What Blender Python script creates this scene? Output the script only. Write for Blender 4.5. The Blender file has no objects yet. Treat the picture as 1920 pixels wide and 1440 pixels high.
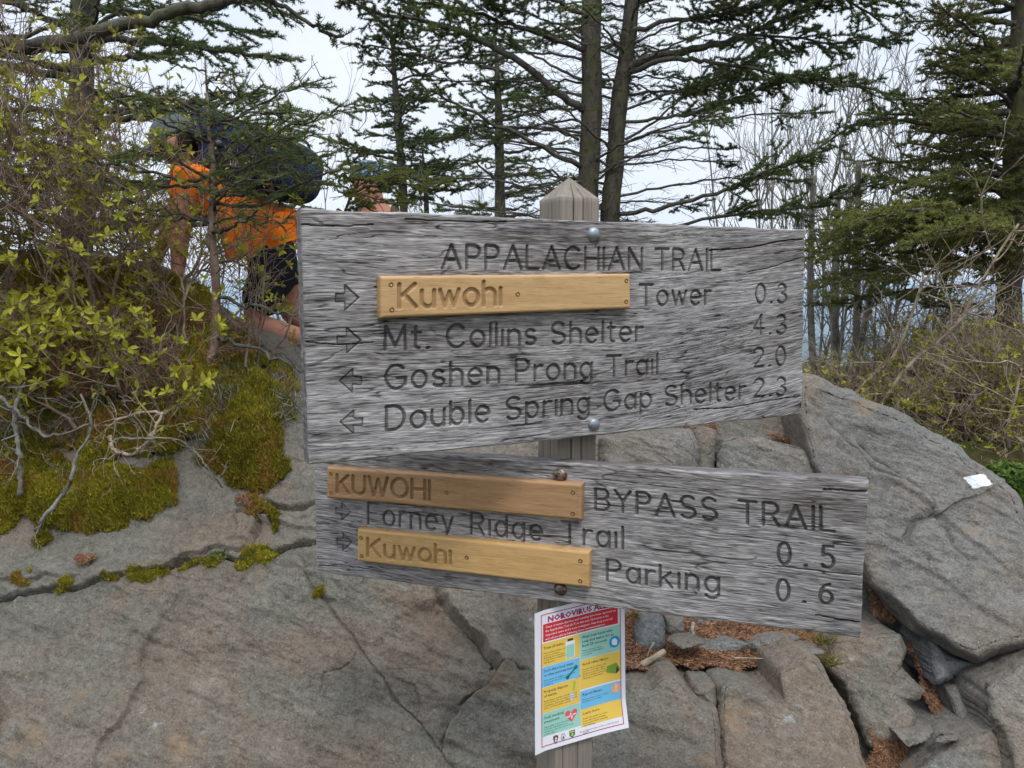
import bpy, bmesh, math, random
import numpy as np
from mathutils import Vector

# ------------------------------------------------------------------ camera, sky, sun, exposure
SC = bpy.context.scene
COL = SC.collection
CAM = np.array([0.0, 0.0, 1.55])
FPX = 1500.0                      # focal length in pixels of a 1920 wide picture
HORIZON = 531.0
PITCH = math.atan((720 - HORIZON) / FPX)
cd = bpy.data.cameras.new('camera')
cam = bpy.data.objects.new('camera', cd)
COL.objects.link(cam)
cd.sensor_width = 36.0
cd.lens = 36.0 * FPX / 1920.0
cd.clip_start = 0.02
cd.clip_end = 60000
cam.location = CAM
cam.rotation_euler = (math.pi / 2 - PITCH, 0, 0)
SC.camera = cam

SUN_EL, SUN_AZ = 58.0, 168.0      # azimuth the light comes from: behind the camera, a little to the right
world = bpy.data.worlds.new('World')
SC.world = world
world.use_nodes = True
wn, wl = world.node_tree.nodes, world.node_tree.links
bg = wn['Background']
sky = wn.new('ShaderNodeTexSky')
sky.sky_type = 'NISHITA'
sky.sun_disc = False
sky.sun_elevation = math.radians(SUN_EL)
sky.sun_rotation = math.radians(SUN_AZ)
sky.air_density = 1.0
sky.dust_density = 3.0
tc = wn.new('ShaderNodeTexCoord')
mp = wn.new('ShaderNodeMapping')
mp.inputs['Scale'].default_value = (1.0, 1.0, 2.6)
cn = wn.new('ShaderNodeTexNoise')
cn.inputs['Scale'].default_value = 2.2
cn.inputs['Detail'].default_value = 5
cr = wn.new('ShaderNodeValToRGB')
cr.color_ramp.elements[0].position = 0.30
cr.color_ramp.elements[0].color = (8.4, 9.4, 11.1, 1)
cr.color_ramp.elements[1].position = 0.70
cr.color_ramp.elements[1].color = (10.3, 10.8, 11.6, 1)
mx = wn.new('ShaderNodeMix')
mx.data_type = 'RGBA'
mx.inputs[0].default_value = 0.86            # overcast: mostly cloud, a little clear sky
wl.new(tc.outputs['Generated'], mp.inputs['Vector'])
wl.new(mp.outputs['Vector'], cn.inputs['Vector'])
wl.new(cn.outputs['Fac'], cr.inputs['Fac'])
wl.new(sky.outputs['Color'], mx.inputs[6])
# an overcast sky is brighter overhead than near the horizon
sx = wn.new('ShaderNodeSeparateXYZ')
zr = wn.new('ShaderNodeMapRange')
zr.interpolation_type = 'SMOOTHSTEP'
for k_, v_ in zip(('From Min', 'From Max', 'To Min', 'To Max'), (0.32, 0.95, 1.0, 2.0)):
    zr.inputs[k_].default_value = v_
wl.new(tc.outputs['Generated'], sx.inputs[0])
wl.new(sx.outputs['Z'], zr.inputs['Value'])
vm = wn.new('ShaderNodeVectorMath')
vm.operation = 'SCALE'
wl.new(cr.outputs['Color'], vm.inputs[0])
wl.new(zr.outputs['Result'], vm.inputs['Scale'])
wl.new(vm.outputs[0], mx.inputs[7])
wl.new(mx.outputs[2], bg.inputs['Color'])
bg.inputs['Strength'].default_value = 0.10

sd = bpy.data.lights.new('sun', 'SUN')
sd.energy = 1.5
sd.angle = math.radians(13)
sd.color = (1.0, 0.96, 0.9)
sun = bpy.data.objects.new('sun', sd)
COL.objects.link(sun)
_az, _el = math.radians(SUN_AZ), math.radians(SUN_EL)
_dir = Vector((math.sin(_az) * math.cos(_el), math.cos(_az) * math.cos(_el), math.sin(_el)))
sun.rotation_euler = _dir.to_track_quat('Z', 'Y').to_euler()

SC.view_settings.view_transform = 'Standard'
SC.view_settings.look = 'None'
SC.view_settings.exposure = 0.08
SC.view_settings.gamma = 1.0
SC.render.engine = 'CYCLES'
SC.cycles.max_bounces = 6
SC.cycles.diffuse_bounces = 3
SC.cycles.transparent_max_bounces = 8

# ------------------------------------------------------------------ geometry helpers
_cp, _sp = math.cos(PITCH), math.sin(PITCH)

def ray(x, y):
    """direction through pixel (x, y) of the 1920x1440 picture, scaled so that its y component is 1"""
    x = np.asarray(x, float); y = np.asarray(y, float)
    a = x - 960.0; b = 720.0 - y
    dy = FPX * _cp + b * _sp
    dz = -FPX * _sp + b * _cp
    return np.stack([a / dy, np.ones_like(a), dz / dy], -1)

def P(x, y, D):
    """point at depth D (metres along world y) seen at the pixel"""
    return CAM + ray(x, y) * np.asarray(D, float)[..., None]

def _hash(ix, iy, iz, seed):
    h = (ix.astype(np.int64) * 374761393 + iy.astype(np.int64) * 668265263 + iz.astype(np.int64) * 2147483647 + seed * 974634541) & 0xFFFFFFFF
    h = ((h ^ (h >> 13)) * 1274126177) & 0xFFFFFFFF
    h = ((h ^ (h >> 16)) * 2246822519) & 0xFFFFFFFF
    h = h ^ (h >> 15)
    return (h & 0xFFFFFF) / float(0xFFFFFF)

def noise(p, seed=0):
    """value noise in -1..1 at points p (N,3)"""
    p = np.asarray(p, float)
    i = np.floor(p).astype(np.int64)
    f = p - i
    f = f * f * f * (f * (f * 6 - 15) + 10)
    r = 0
    for dx in (0, 1):
        wx = f[..., 0] if dx else 1 - f[..., 0]
        for dy in (0, 1):
            wy = f[..., 1] if dy else 1 - f[..., 1]
            for dz in (0, 1):
                wz = f[..., 2] if dz else 1 - f[..., 2]
                r = r + wx * wy * wz * _hash(i[..., 0] + dx, i[..., 1] + dy, i[..., 2] + dz, seed)
    return r * 2 - 1

def fbm(p, octaves=4, seed=0, gain=0.5, lac=2.03):
    r = 0; a = 1.0; t = 0
    p = np.asarray(p, float)
    for k in range(octaves):
        r = r + a * noise(p, seed + 17 * k); t += a
        a *= gain; p = p * lac + 3.7
    return r / t

def sstep(a, b, x):
    t = np.clip((x - a) / (b - a), 0, 1)
    return t * t * (3 - 2 * t)

def make_mesh(name, verts, quads=None, tris=None, smooth=True, attrs=None, qmat=None, tmat=None, ngons=None):
    me = bpy.data.meshes.new(name)
    verts = np.asarray(verts, np.float32).reshape(-1, 3)
    loops = []; starts = []; tot = []; mats = []
    s = 0
    for arr, m in ((quads, qmat), (tris, tmat)):
        if arr is None or len(arr) == 0:
            continue
        arr = np.asarray(arr, np.int32)
        n, k = arr.shape
        loops.append(arr.ravel())
        starts.append(s + np.arange(n, dtype=np.int32) * k)
        tot.append(np.full(n, k, np.int32))
        mats.append(np.zeros(n, np.int32) if m is None else np.asarray(m, np.int32))
        s += n * k
    for ng in (ngons or []):
        loops.append(np.asarray(ng, np.int32)); starts.append(np.array([s], np.int32)); tot.append(np.array([len(ng)], np.int32)); mats.append(np.zeros(1, np.int32))
        s += len(ng)
    loops = np.concatenate(loops); starts = np.concatenate(starts); tot = np.concatenate(tot); mats = np.concatenate(mats)
    me.vertices.add(len(verts)); me.vertices.foreach_set('co', verts.ravel())
    me.loops.add(len(loops)); me.loops.foreach_set('vertex_index', loops)
    me.polygons.add(len(starts)); me.polygons.foreach_set('loop_start', starts); me.polygons.foreach_set('loop_total', tot)
    me.polygons.foreach_set('material_index', mats)
    me.polygons.foreach_set('use_smooth', np.full(len(starts), smooth, bool))
    for k, v in (attrs or {}).items():
        at = me.attributes.new(k, 'FLOAT', 'POINT')
        at.data.foreach_set('value', np.asarray(v, np.float32).ravel())
    me.update(calc_edges=True)
    me.validate()
    return me

def link(name, me, mats, parent=None, origin=None):
    """links a mesh given in world coordinates; origin moves the object's own origin"""
    o = bpy.data.objects.new(name, me)
    for m in (mats if isinstance(mats, (list, tuple)) else [mats]):
        me.materials.append(m)
    COL.objects.link(o)
    off = np.zeros(3)
    if parent is not None:
        o.parent = parent
        off = np.array(parent.location)
        if parent.parent is not None:
            off = off + np.array(parent.parent.location)
    if origin is not None:
        o.location = Vector(np.asarray(origin) - off)
        off = np.asarray(origin, float)
    if np.abs(off).max() > 0:
        n = len(me.vertices)
        co = np.empty(n * 3, np.float32); me.vertices.foreach_get('co', co)
        co = co.reshape(-1, 3) - off.astype(np.float32)
        me.vertices.foreach_set('co', co.ravel()); me.update()
    return o

def tag(o, label=None, cat=None, group=None, kind=None):
    if label: o['label'] = label
    if cat: o['category'] = cat
    if group: o['group'] = group
    if kind: o['kind'] = kind
    return o

def thing(name, label, cat, loc, group=None):
    o = bpy.data.objects.new(name, None)
    COL.objects.link(o)
    o.location = Vector(np.asarray(loc, float))
    o.empty_display_size = 0.1
    return tag(o, label, cat, group)

class MB:
    """collects pieces; build() makes ONE mesh"""
    def __init__(self):
        self.v = []; self.q = []; self.t = []; self.n = 0; self.a = []; self.qm = []; self.tm = []
    def add(self, v, q=None, t=None, a=0.0, m=0):
        v = np.asarray(v, float).reshape(-1, 3)
        if q is not None and len(q):
            self.q.append(np.asarray(q, np.int64) + self.n); self.qm.append(np.full(len(q), m))
        if t is not None and len(t):
            self.t.append(np.asarray(t, np.int64) + self.n); self.tm.append(np.full(len(t), m))
        self.v.append(v); self.n += len(v)
        self.a.append(np.broadcast_to(np.asarray(a, float), (len(v),)))
    def tube(self, pts, r0, r1, k=5, a=0.0, m=0, cap=True):
        pts = np.asarray(pts, float); n = len(pts)
        d = np.gradient(pts, axis=0)
        d /= np.linalg.norm(d, axis=1, keepdims=True) + 1e-12
        ref = np.array([0.31, 0.17, 0.93]) if abs(d[0, 2]) < 0.8 else np.array([0.93, 0.2, 0.3])
        s = np.cross(d, ref); s /= np.linalg.norm(s, axis=1, keepdims=True) + 1e-12
        u = np.cross(s, d)
        rad = (r0 + (r1 - r0) * np.linspace(0, 1, n)) if np.isscalar(r0) else np.asarray(r0)
        th = np.arange(k) * 2 * math.pi / k
        ring = pts[:, None, :] + rad[:, None, None] * (np.cos(th)[None, :, None] * s[:, None, :] + np.sin(th)[None, :, None] * u[:, None, :])
        i = np.arange(n - 1)[:, None] * k; j = np.arange(k)[None, :]; j2 = (j + 1) % k
        q = np.stack([i + j, i + j2, i + k + j2, i + k + j], -1).reshape(-1, 4)
        v = ring.reshape(-1, 3); t = None
        if cap:
            v = np.concatenate([v, pts[:1], pts[-1:]])
            c0, c1 = n * k, n * k + 1
            jj = np.arange(k); jj2 = (jj + 1) % k
            t = np.concatenate([np.stack([np.full(k, c0), jj2, jj], -1), np.stack([np.full(k, c1), (n - 1) * k + jj, (n - 1) * k + jj2], -1)])
        self.add(v, q, t, a, m)
    def build(self, name, mats, parent=None, smooth=True, origin=None, attr='rnd'):
        v = np.concatenate(self.v)
        me = make_mesh(name, v, np.concatenate(self.q) if self.q else None, np.concatenate(self.t) if self.t else None, smooth,
                       {attr: np.concatenate(self.a)}, np.concatenate(self.qm) if self.qm else None, np.concatenate(self.tm) if self.tm else None)
        return link(name, me, mats, parent, origin)

def smooth_path(pts, n=16):
    """Catmull-Rom through the points, n samples"""
    p = np.asarray(pts, float)
    if len(p) == 2:
        return p[0] + (p[1] - p[0]) * np.linspace(0, 1, n)[:, None]
    e = np.concatenate([[2 * p[0] - p[1]], p, [2 * p[-1] - p[-2]]])
    m = len(p) - 1
    t = np.linspace(0, m, n); i = np.minimum(t.astype(int), m - 1); f = (t - i)[:, None]
    a, b, c, d = e[i], e[i + 1], e[i + 2], e[i + 3]
    return 0.5 * (2 * b + (c - a) * f + (2 * a - 5 * b + 4 * c - d) * f ** 2 + (3 * b - a - 3 * c + d) * f ** 3)

def grid_quads(ny, nx, wrap=False):
    i = np.arange(ny - 1)[:, None]
    j = np.arange(nx if wrap else nx - 1)[None, :]
    j2 = (j + 1) % nx
    return np.stack([i * nx + j, i * nx + j2, (i + 1) * nx + j2, (i + 1) * nx + j], -1).reshape(-1, 4)

# ------------------------------------------------------------------ materials
class Mat:
    def __init__(self, name, rough=0.8, spec=0.3, metal=0.0, color=None):
        self.m = bpy.data.materials.new(name); self.m.use_nodes = True
        self.nt = self.m.node_tree; self.n = self.nt.nodes; self.l = self.nt.links
        self.b = self.n['Principled BSDF']
        self.b.inputs['Roughness'].default_value = rough
        self.b.inputs['Specular IOR Level'].default_value = spec
        self.b.inputs['Metallic'].default_value = metal
        if color: self.b.inputs['Base Color'].default_value = (*color, 1)
        self.geo = None
    def put(self, sock, val):
        if hasattr(val, 'is_output'): self.l.new(val, sock)
        else: sock.default_value = (*val, 1) if isinstance(val, tuple) and len(val) == 3 and sock.type == 'RGBA' else val
    def pos(self, scale=(1, 1, 1), rot=(0, 0, 0)):
        if self.geo is None: self.geo = self.n.new('ShaderNodeNewGeometry')
        mp = self.n.new('ShaderNodeMapping')
        mp.inputs['Scale'].default_value = scale; mp.inputs['Rotation'].default_value = rot
        self.l.new(self.geo.outputs['Position'], mp.inputs['Vector'])
        return mp.outputs['Vector']
    def noise(self, scale, detail=4, rough=0.55, vec=None, dist=0.0):
        t = self.n.new('ShaderNodeTexNoise')
        t.inputs['Scale'].default_value = scale; t.inputs['Detail'].default_value = detail
        t.inputs['Roughness'].default_value = rough; t.inputs['Distortion'].default_value = dist
        self.l.new(vec if vec is not None else self.pos(), t.inputs['Vector'])
        return t.outputs['Fac']
    def voro(self, scale, vec=None, feature='F1'):
        t = self.n.new('ShaderNodeTexVoronoi'); t.feature = feature
        t.inputs['Scale'].default_value = scale
        self.l.new(vec if vec is not None else self.pos(), t.inputs['Vector'])
        return t.outputs['Distance']
    def ramp(self, fac, stops):
        r = self.n.new('ShaderNodeValToRGB'); e = r.color_ramp.elements
        while len(e) < len(stops): e.new(0.5)
        for k, (p, c) in enumerate(stops):
            e[k].position = p; e[k].color = (*c, 1) if len(c) == 3 else c
        self.put(r.inputs['Fac'], fac)
        return r.outputs['Color']
    def rng(self, fac, a, b, c=0.0, d=1.0):
        r = self.n.new('ShaderNodeMapRange')
        self.put(r.inputs['Value'], fac)
        for k, v in zip(('From Min', 'From Max', 'To Min', 'To Max'), (a, b, c, d)): r.inputs[k].default_value = v
        return r.outputs['Result']
    def mix(self, fac, a, b, mode='MIX'):
        x = self.n.new('ShaderNodeMix'); x.data_type = 'RGBA'; x.blend_type = mode
        self.put(x.inputs[0], fac); self.put(x.inputs[6], a); self.put(x.inputs[7], b)
        return x.outputs[2]
    def math(self, op, a, b=0.0):
        x = self.n.new('ShaderNodeMath'); x.operation = op
        self.put(x.inputs[0], a); self.put(x.inputs[1], b)
        return x.outputs[0]
    def attr(self, name):
        x = self.n.new('ShaderNodeAttribute'); x.attribute_name = name
        return x.outputs['Fac']
    def color(self, c): self.put(self.b.inputs['Base Color'], c); return self
    def bump(self, h, strength=0.5, dist=0.01):
        x = self.n.new('ShaderNodeBump'); x.inputs['Strength'].default_value = strength; x.inputs['Distance'].default_value = dist
        self.put(x.inputs['Height'], h); self.l.new(x.outputs['Normal'], self.b.inputs['Normal'])
        return self
    def translucent(self, color, fac=0.4):
        t = self.n.new('ShaderNodeBsdfTranslucent'); self.put(t.inputs['Color'], color)
        ms = self.n.new('ShaderNodeMixShader'); ms.inputs[0].default_value = fac
        self.l.new(self.b.outputs[0], ms.inputs[1]); self.l.new(t.outputs[0], ms.inputs[2])
        self.l.new(ms.outputs[0], self.n['Material Output'].inputs['Surface'])
        return self

def rock_material(name, grey, brown, pale, brown_amt=0.5):
    m = Mat(name, rough=0.85, spec=0.25)
    n1 = m.noise(1.7, 5, 0.6, dist=0.6); n2 = m.noise(6.0, 6, 0.65); n3 = m.noise(45, 5, 0.7); n4 = m.noise(170, 3, 0.7)
    c = m.mix(m.rng(n1, 0.62 - 0.3 * brown_amt, 0.80 - 0.3 * brown_amt), grey, brown)
    c = m.mix(m.rng(n2, 0.48, 0.70, 0, 0.55), c, pale)
    c = m.mix(m.rng(m.noise(3.1, 7, 0.7, m.pos((1, 1, 1.4))), 0.55, 0.72, 0, 0.5), c, tuple(0.5 * g for g in grey))
    f = m.math('ADD', m.rng(n3, 0.28, 0.72, 0.66, 1.30), m.rng(n4, 0.28, 0.72, -0.36, 0.36))
    c = m.mix(1.0, c, m.mix(0, f, f), 'MULTIPLY')
    c = m.mix(m.rng(m.voro(38), 0.13, 0.07, 0, 0.5), c, tuple(min(1, 1.5 * g) for g in pale))
    li = m.math('MULTIPLY', m.rng(m.noise(9, 8, 0.75), 0.60, 0.66), m.rng(m.noise(2.0, 2), 0.48, 0.6))
    c = m.mix(m.math('MULTIPLY', li, 0.75), c, (0.34, 0.37, 0.35))
    c = m.mix(m.rng(m.noise(4.5, 3, .6, m.pos((1, 1, 1), (.3, .5, .2))), 0.62, 0.70, 0, 0.45), c, (0.26, 0.175, 0.10))
    dk = m.rng(m.noise(20, 6, 0.75), 0.66, 0.72, 0, 0.55)
    c = m.mix(dk, c, (0.035, 0.033, 0.03))
    m.color(c)
    h = m.math('ADD', m.math('MULTIPLY', n3, 0.55), m.math('ADD', m.math('MULTIPLY', n4, 0.25), m.math('MULTIPLY', m.noise(14, 6, 0.6), 0.9)))
    m.bump(h, 0.85, 0.018)
    return m.m

M = {}
M['rock'] = rock_material('outcrop_rock', (0.142, 0.135, 0.112), (0.172, 0.134, 0.102), (0.215, 0.198, 0.168), 0.66)
M['rock_grey'] = rock_material('grey_rock', (0.148, 0.144, 0.131), (0.172, 0.143, 0.112), (0.225, 0.213, 0.194), 0.55)
M['rock_blue'] = rock_material('blue_grey_rock', (0.142, 0.147, 0.146), (0.168, 0.148, 0.122), (0.215, 0.212, 0.205), 0.5)

def wood_weathered():
    m = Mat('weathered_grey_wood', 0.85, 0.2)
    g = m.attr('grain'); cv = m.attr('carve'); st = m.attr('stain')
    f1_ = 0, 0
    def gvec(a, b):
        cx = m.n.new('ShaderNodeCombineXYZ'); m.put(cx.inputs[0], m.math('MULTIPLY', m.attr('gu'), a)); m.put(cx.inputs[2], m.math('MULTIPLY', m.attr('gv'), b)); return cx.outputs[0]
    f1_ = m.noise(1.0, 5, 0.62, gvec(13, 330), dist=0.5); f2_ = m.noise(1.0, 3, 0.6, gvec(40, 900))
    g = m.math('ADD', g, m.math('ADD', m.rng(f1_, 0.3, 0.7, -0.16, 0.16), m.rng(f2_, 0.3, 0.7, -0.15, 0.15)))
    def glines(a, b, w, seed_off, lo, hi):
        nn = m.noise(1.0, 3, 0.5, gvec(a, b), dist=0.35)
        ln = m.rng(m.math('ABSOLUTE', m.math('SUBTRACT', nn, 0.5)), 0.0, w, 1.0, 0.0)
        return m.math('MULTIPLY', ln, m.rng(m.noise(1.0, 3, .6, gvec(a * 1.7 + seed_off, b * .22)), lo, hi))
    L1_ = glines(3.2, 62, 0.022, 1.3, .42, .58); L2_ = glines(7.5, 170, 0.040, 2.1, .40, .56)
    lines = m.math('MAXIMUM', L1_, m.math('MULTIPLY', L2_, 0.8))
    g = m.math('SUBTRACT', g, m.math('MULTIPLY', lines, 0.36))
    c = m.ramp(g, [(0.0, (0.030, 0.027, 0.027)), (0.20, (0.13, 0.120, 0.117)), (0.5, (0.275, 0.258, 0.254)), (0.75, (0.40, 0.38, 0.374)), (1.0, (0.60, 0.575, 0.56))])
    c = m.mix(m.math('MULTIPLY', st, 0.75), c, (0.075, 0.062, 0.048))
    c = m.mix(m.math('MULTIPLY', cv, 0.68), c, (0.050, 0.046, 0.045))  # darkens cuts as dirt; on arrow rims it is painted edge shade
    m.color(c)
    m.bump(m.math('SUBTRACT', m.math('ADD', f1_, m.math('MULTIPLY', f2_, 0.5)), m.math('MULTIPLY', lines, 0.8)), 0.6, 0.004)
    return m.m
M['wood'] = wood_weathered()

def plank(name, a, b, scale=1.0):
    m = Mat(name, 0.55, 0.35)
    v = m.pos((5, 5, 70))
    n = m.noise(1.0 * scale, 6, 0.6, v, dist=0.8)
    n2 = m.noise(3.0, 4, 0.6, m.pos((9, 9, 260)))
    c = m.ramp(m.math('ADD', m.math('MULTIPLY', n, 0.55), m.math('MULTIPLY', n2, 0.45)), [(0.34, a), (0.64, b)])
    n3 = m.noise(1.0, 3, .6, m.pos((7, 7, 150)), dist=1.2)
    c = m.mix(m.rng(n3, 0.58, 0.66, 0, 0.40), c, tuple(x * 0.62 for x in a))
    c = m.mix(m.rng(m.noise(14, 5, .7), 0.58, 0.72, 0, 0.30), c, tuple(x * 0.55 for x in a))
    pore = m.rng(m.noise(1.0, 2, .6, m.pos((26, 26, 620))), .62, .70, 0, .55)
    c = m.mix(pore, c, tuple(x * 0.45 for x in a))
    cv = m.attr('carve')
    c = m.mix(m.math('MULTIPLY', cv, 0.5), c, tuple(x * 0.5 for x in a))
    m.color(c); m.bump(n2, 0.15, 0.002)
    return m.m
M['plank_honey'] = plank('honey_oak', (0.42, 0.25, 0.105), (0.60, 0.39, 0.19))
M['plank_dark'] = plank('stained_brown_oak', (0.29, 0.160, 0.075), (0.45, 0.270, 0.135))
M['plank_gold'] = plank('golden_oak', (0.43, 0.255, 0.095), (0.60, 0.38, 0.165))

def post_wood():
    m = Mat('post_wood', 0.85, 0.2)
    n = m.noise(1, 6, 0.65, m.pos((60, 60, 2.5)), dist=0.3); n2 = m.noise(1, 3, 0.6, m.pos((240, 240, 8)))
    c = m.ramp(m.math('ADD', m.math('MULTIPLY', n, 0.65), m.math('MULTIPLY', n2, 0.35)), [(0.28, (0.145, 0.122, 0.095)), (0.5, (0.235, 0.205, 0.168)), (0.75, (0.32, 0.29, 0.245))])
    m.color(c); m.bump(n2, 0.35, 0.003)
    return m.m
M['post'] = post_wood()

def bark(name, a, b, moss=(0.06, 0.07, 0.015), amt=0.3):
    m = Mat(name, 0.9, 0.15)
    n = m.noise(1, 5, 0.65, m.pos((28, 28, 12)))
    c = m.ramp(n, [(0.32, a), (0.68, b)])
    c = m.mix(m.rng(m.noise(9, 5, 0.7), 0.62 - 0.25 * amt, 0.74 - 0.2 * amt, 0, 0.85), c, moss)
    m.color(c); m.bump(m.noise(60, 4, 0.7), 0.6, 0.01)
    return m.m
M['bark_dark'] = bark('dark_fir_bark', (0.038, 0.034, 0.030), (0.14, 0.128, 0.108), (0.085, 0.09, 0.05), 0.5)
M['bark_moss'] = bark('mossy_fir_bark', (0.032, 0.027, 0.021), (0.115, 0.10, 0.08), (0.075, 0.08, 0.035), 0.6)
M['bark_grey'] = bark('grey_lichen_bark', (0.12, 0.11, 0.095), (0.36, 0.335, 0.30), (0.22, 0.235, 0.17), 0.45)
M['bark_dead'] = bark('dead_grey_wood', (0.085, 0.075, 0.06), (0.27, 0.245, 0.205), (0.26, 0.29, 0.27), 0.35)
M['bark_red'] = bark('reddish_twig_bark', (0.11, 0.068, 0.048), (0.33, 0.235, 0.185), (0.33, 0.31, 0.27), 0.45)
M['bark_tan'] = bark('tan_twig_bark', (0.15, 0.11, 0.072), (0.42, 0.34, 0.25), (0.24, 0.23, 0.2), 0.3)

def foliage(name, lo, hi, trans=0.42, rough=0.55):
    m = Mat(name, rough, 0.25)
    c = m.ramp(m.attr('rnd'), [(0.0, tuple(.5 * (a + b) * k for a, b, k in zip(lo, hi, (1.25, .75, .9)))), (0.12, lo), (0.9, hi), (1.0, tuple(min(1, x * 1.2) for x in hi))])
    c = m.mix(m.rng(m.noise(60, 3, .6), .35, .65, 0, .35), c, tuple(.7 * x for x in lo))
    m.color(c); m.translucent(c, trans)
    return m.m
M['needles'] = foliage('fir_needles', (0.045, 0.078, 0.034), (0.20, 0.245, 0.075))
M['needles_yellow'] = foliage('yellow_green_fir_needles', (0.080, 0.100, 0.018), (0.26, 0.27, 0.050))
M['needles_olive'] = foliage('olive_fir_needles', (0.085, 0.105, 0.032), (0.36, 0.37, 0.10))
M['leaf_spring'] = foliage('spring_leaves', (0.20, 0.21, 0.020), (0.62, 0.60, 0.065), 0.45, 0.5)
M['leaf_olive'] = foliage('olive_leaves', (0.12, 0.12, 0.018), (0.36, 0.35, 0.055), 0.4)
M['leaf_green'] = foliage('fresh_green_leaves', (0.05, 0.10, 0.015), (0.18, 0.28, 0.050), 0.4, 0.45)
M['moss'] = foliage('moss_tips', (0.10, 0.10, 0.010), (0.47, 0.41, 0.038), 0.2, 0.9)
def moss_tip_tint():
    mt = M['moss']; nt = mt.node_tree; bs = nt.nodes['Principled BSDF']
    src = bs.inputs['Base Color'].links[0].from_socket
    g = nt.nodes.new('ShaderNodeNewGeometry'); no = nt.nodes.new('ShaderNodeTexNoise'); no.inputs['Scale'].default_value = 9; no.inputs['Detail'].default_value = 4
    r = nt.nodes.new('ShaderNodeMapRange'); r.inputs['From Min'].default_value = .50; r.inputs['From Max'].default_value = .62; r.inputs['To Max'].default_value = .75
    mx_ = nt.nodes.new('ShaderNodeMix'); mx_.data_type = 'RGBA'; mx_.inputs[7].default_value = (.34, .17, .05, 1)
    nt.links.new(g.outputs['Position'], no.inputs['Vector']); nt.links.new(no.outputs['Fac'], r.inputs['Value']); nt.links.new(r.outputs['Result'], mx_.inputs[0])
    nt.links.new(src, mx_.inputs[6]); nt.links.new(mx_.outputs[2], bs.inputs['Base Color'])
moss_tip_tint()
def moss_base():
    m = Mat('moss_cushion', 0.95, 0.1)
    n = m.noise(9, 5, 0.65)
    c = m.ramp(n, [(0.3, (0.060, 0.066, 0.008)), (0.45, (0.15, 0.15, 0.013)), (0.57, (0.27, 0.215, 0.02)), (0.64, (0.30, 0.15, 0.045)), (0.74, (0.20, 0.12, 0.06))])
    m.color(c); m.bump(m.noise(150, 4, 0.75), 0.9, 0.012)
    return m.m
M['moss_base'] = moss_base()
M['lichen'] = foliage('reindeer_lichen', (0.14, 0.13, 0.085), (0.36, 0.34, 0.25), 0.2, 0.9)
M['litter'] = foliage('fallen_fir_needles', (0.12, 0.055, 0.028), (0.48, 0.28, 0.16), 0.1, 0.8)
def soil():
    m = Mat('needle_soil', 0.95, 0.1)
    m.color(m.ramp(m.noise(60, 6, 0.75), [(0.3, (0.045, 0.024, 0.014)), (0.7, (0.17, 0.088, 0.046))])); m.bump(m.noise(120, 5, 0.8), 0.8, 0.01)
    return m.m
M['soil'] = soil()
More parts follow.
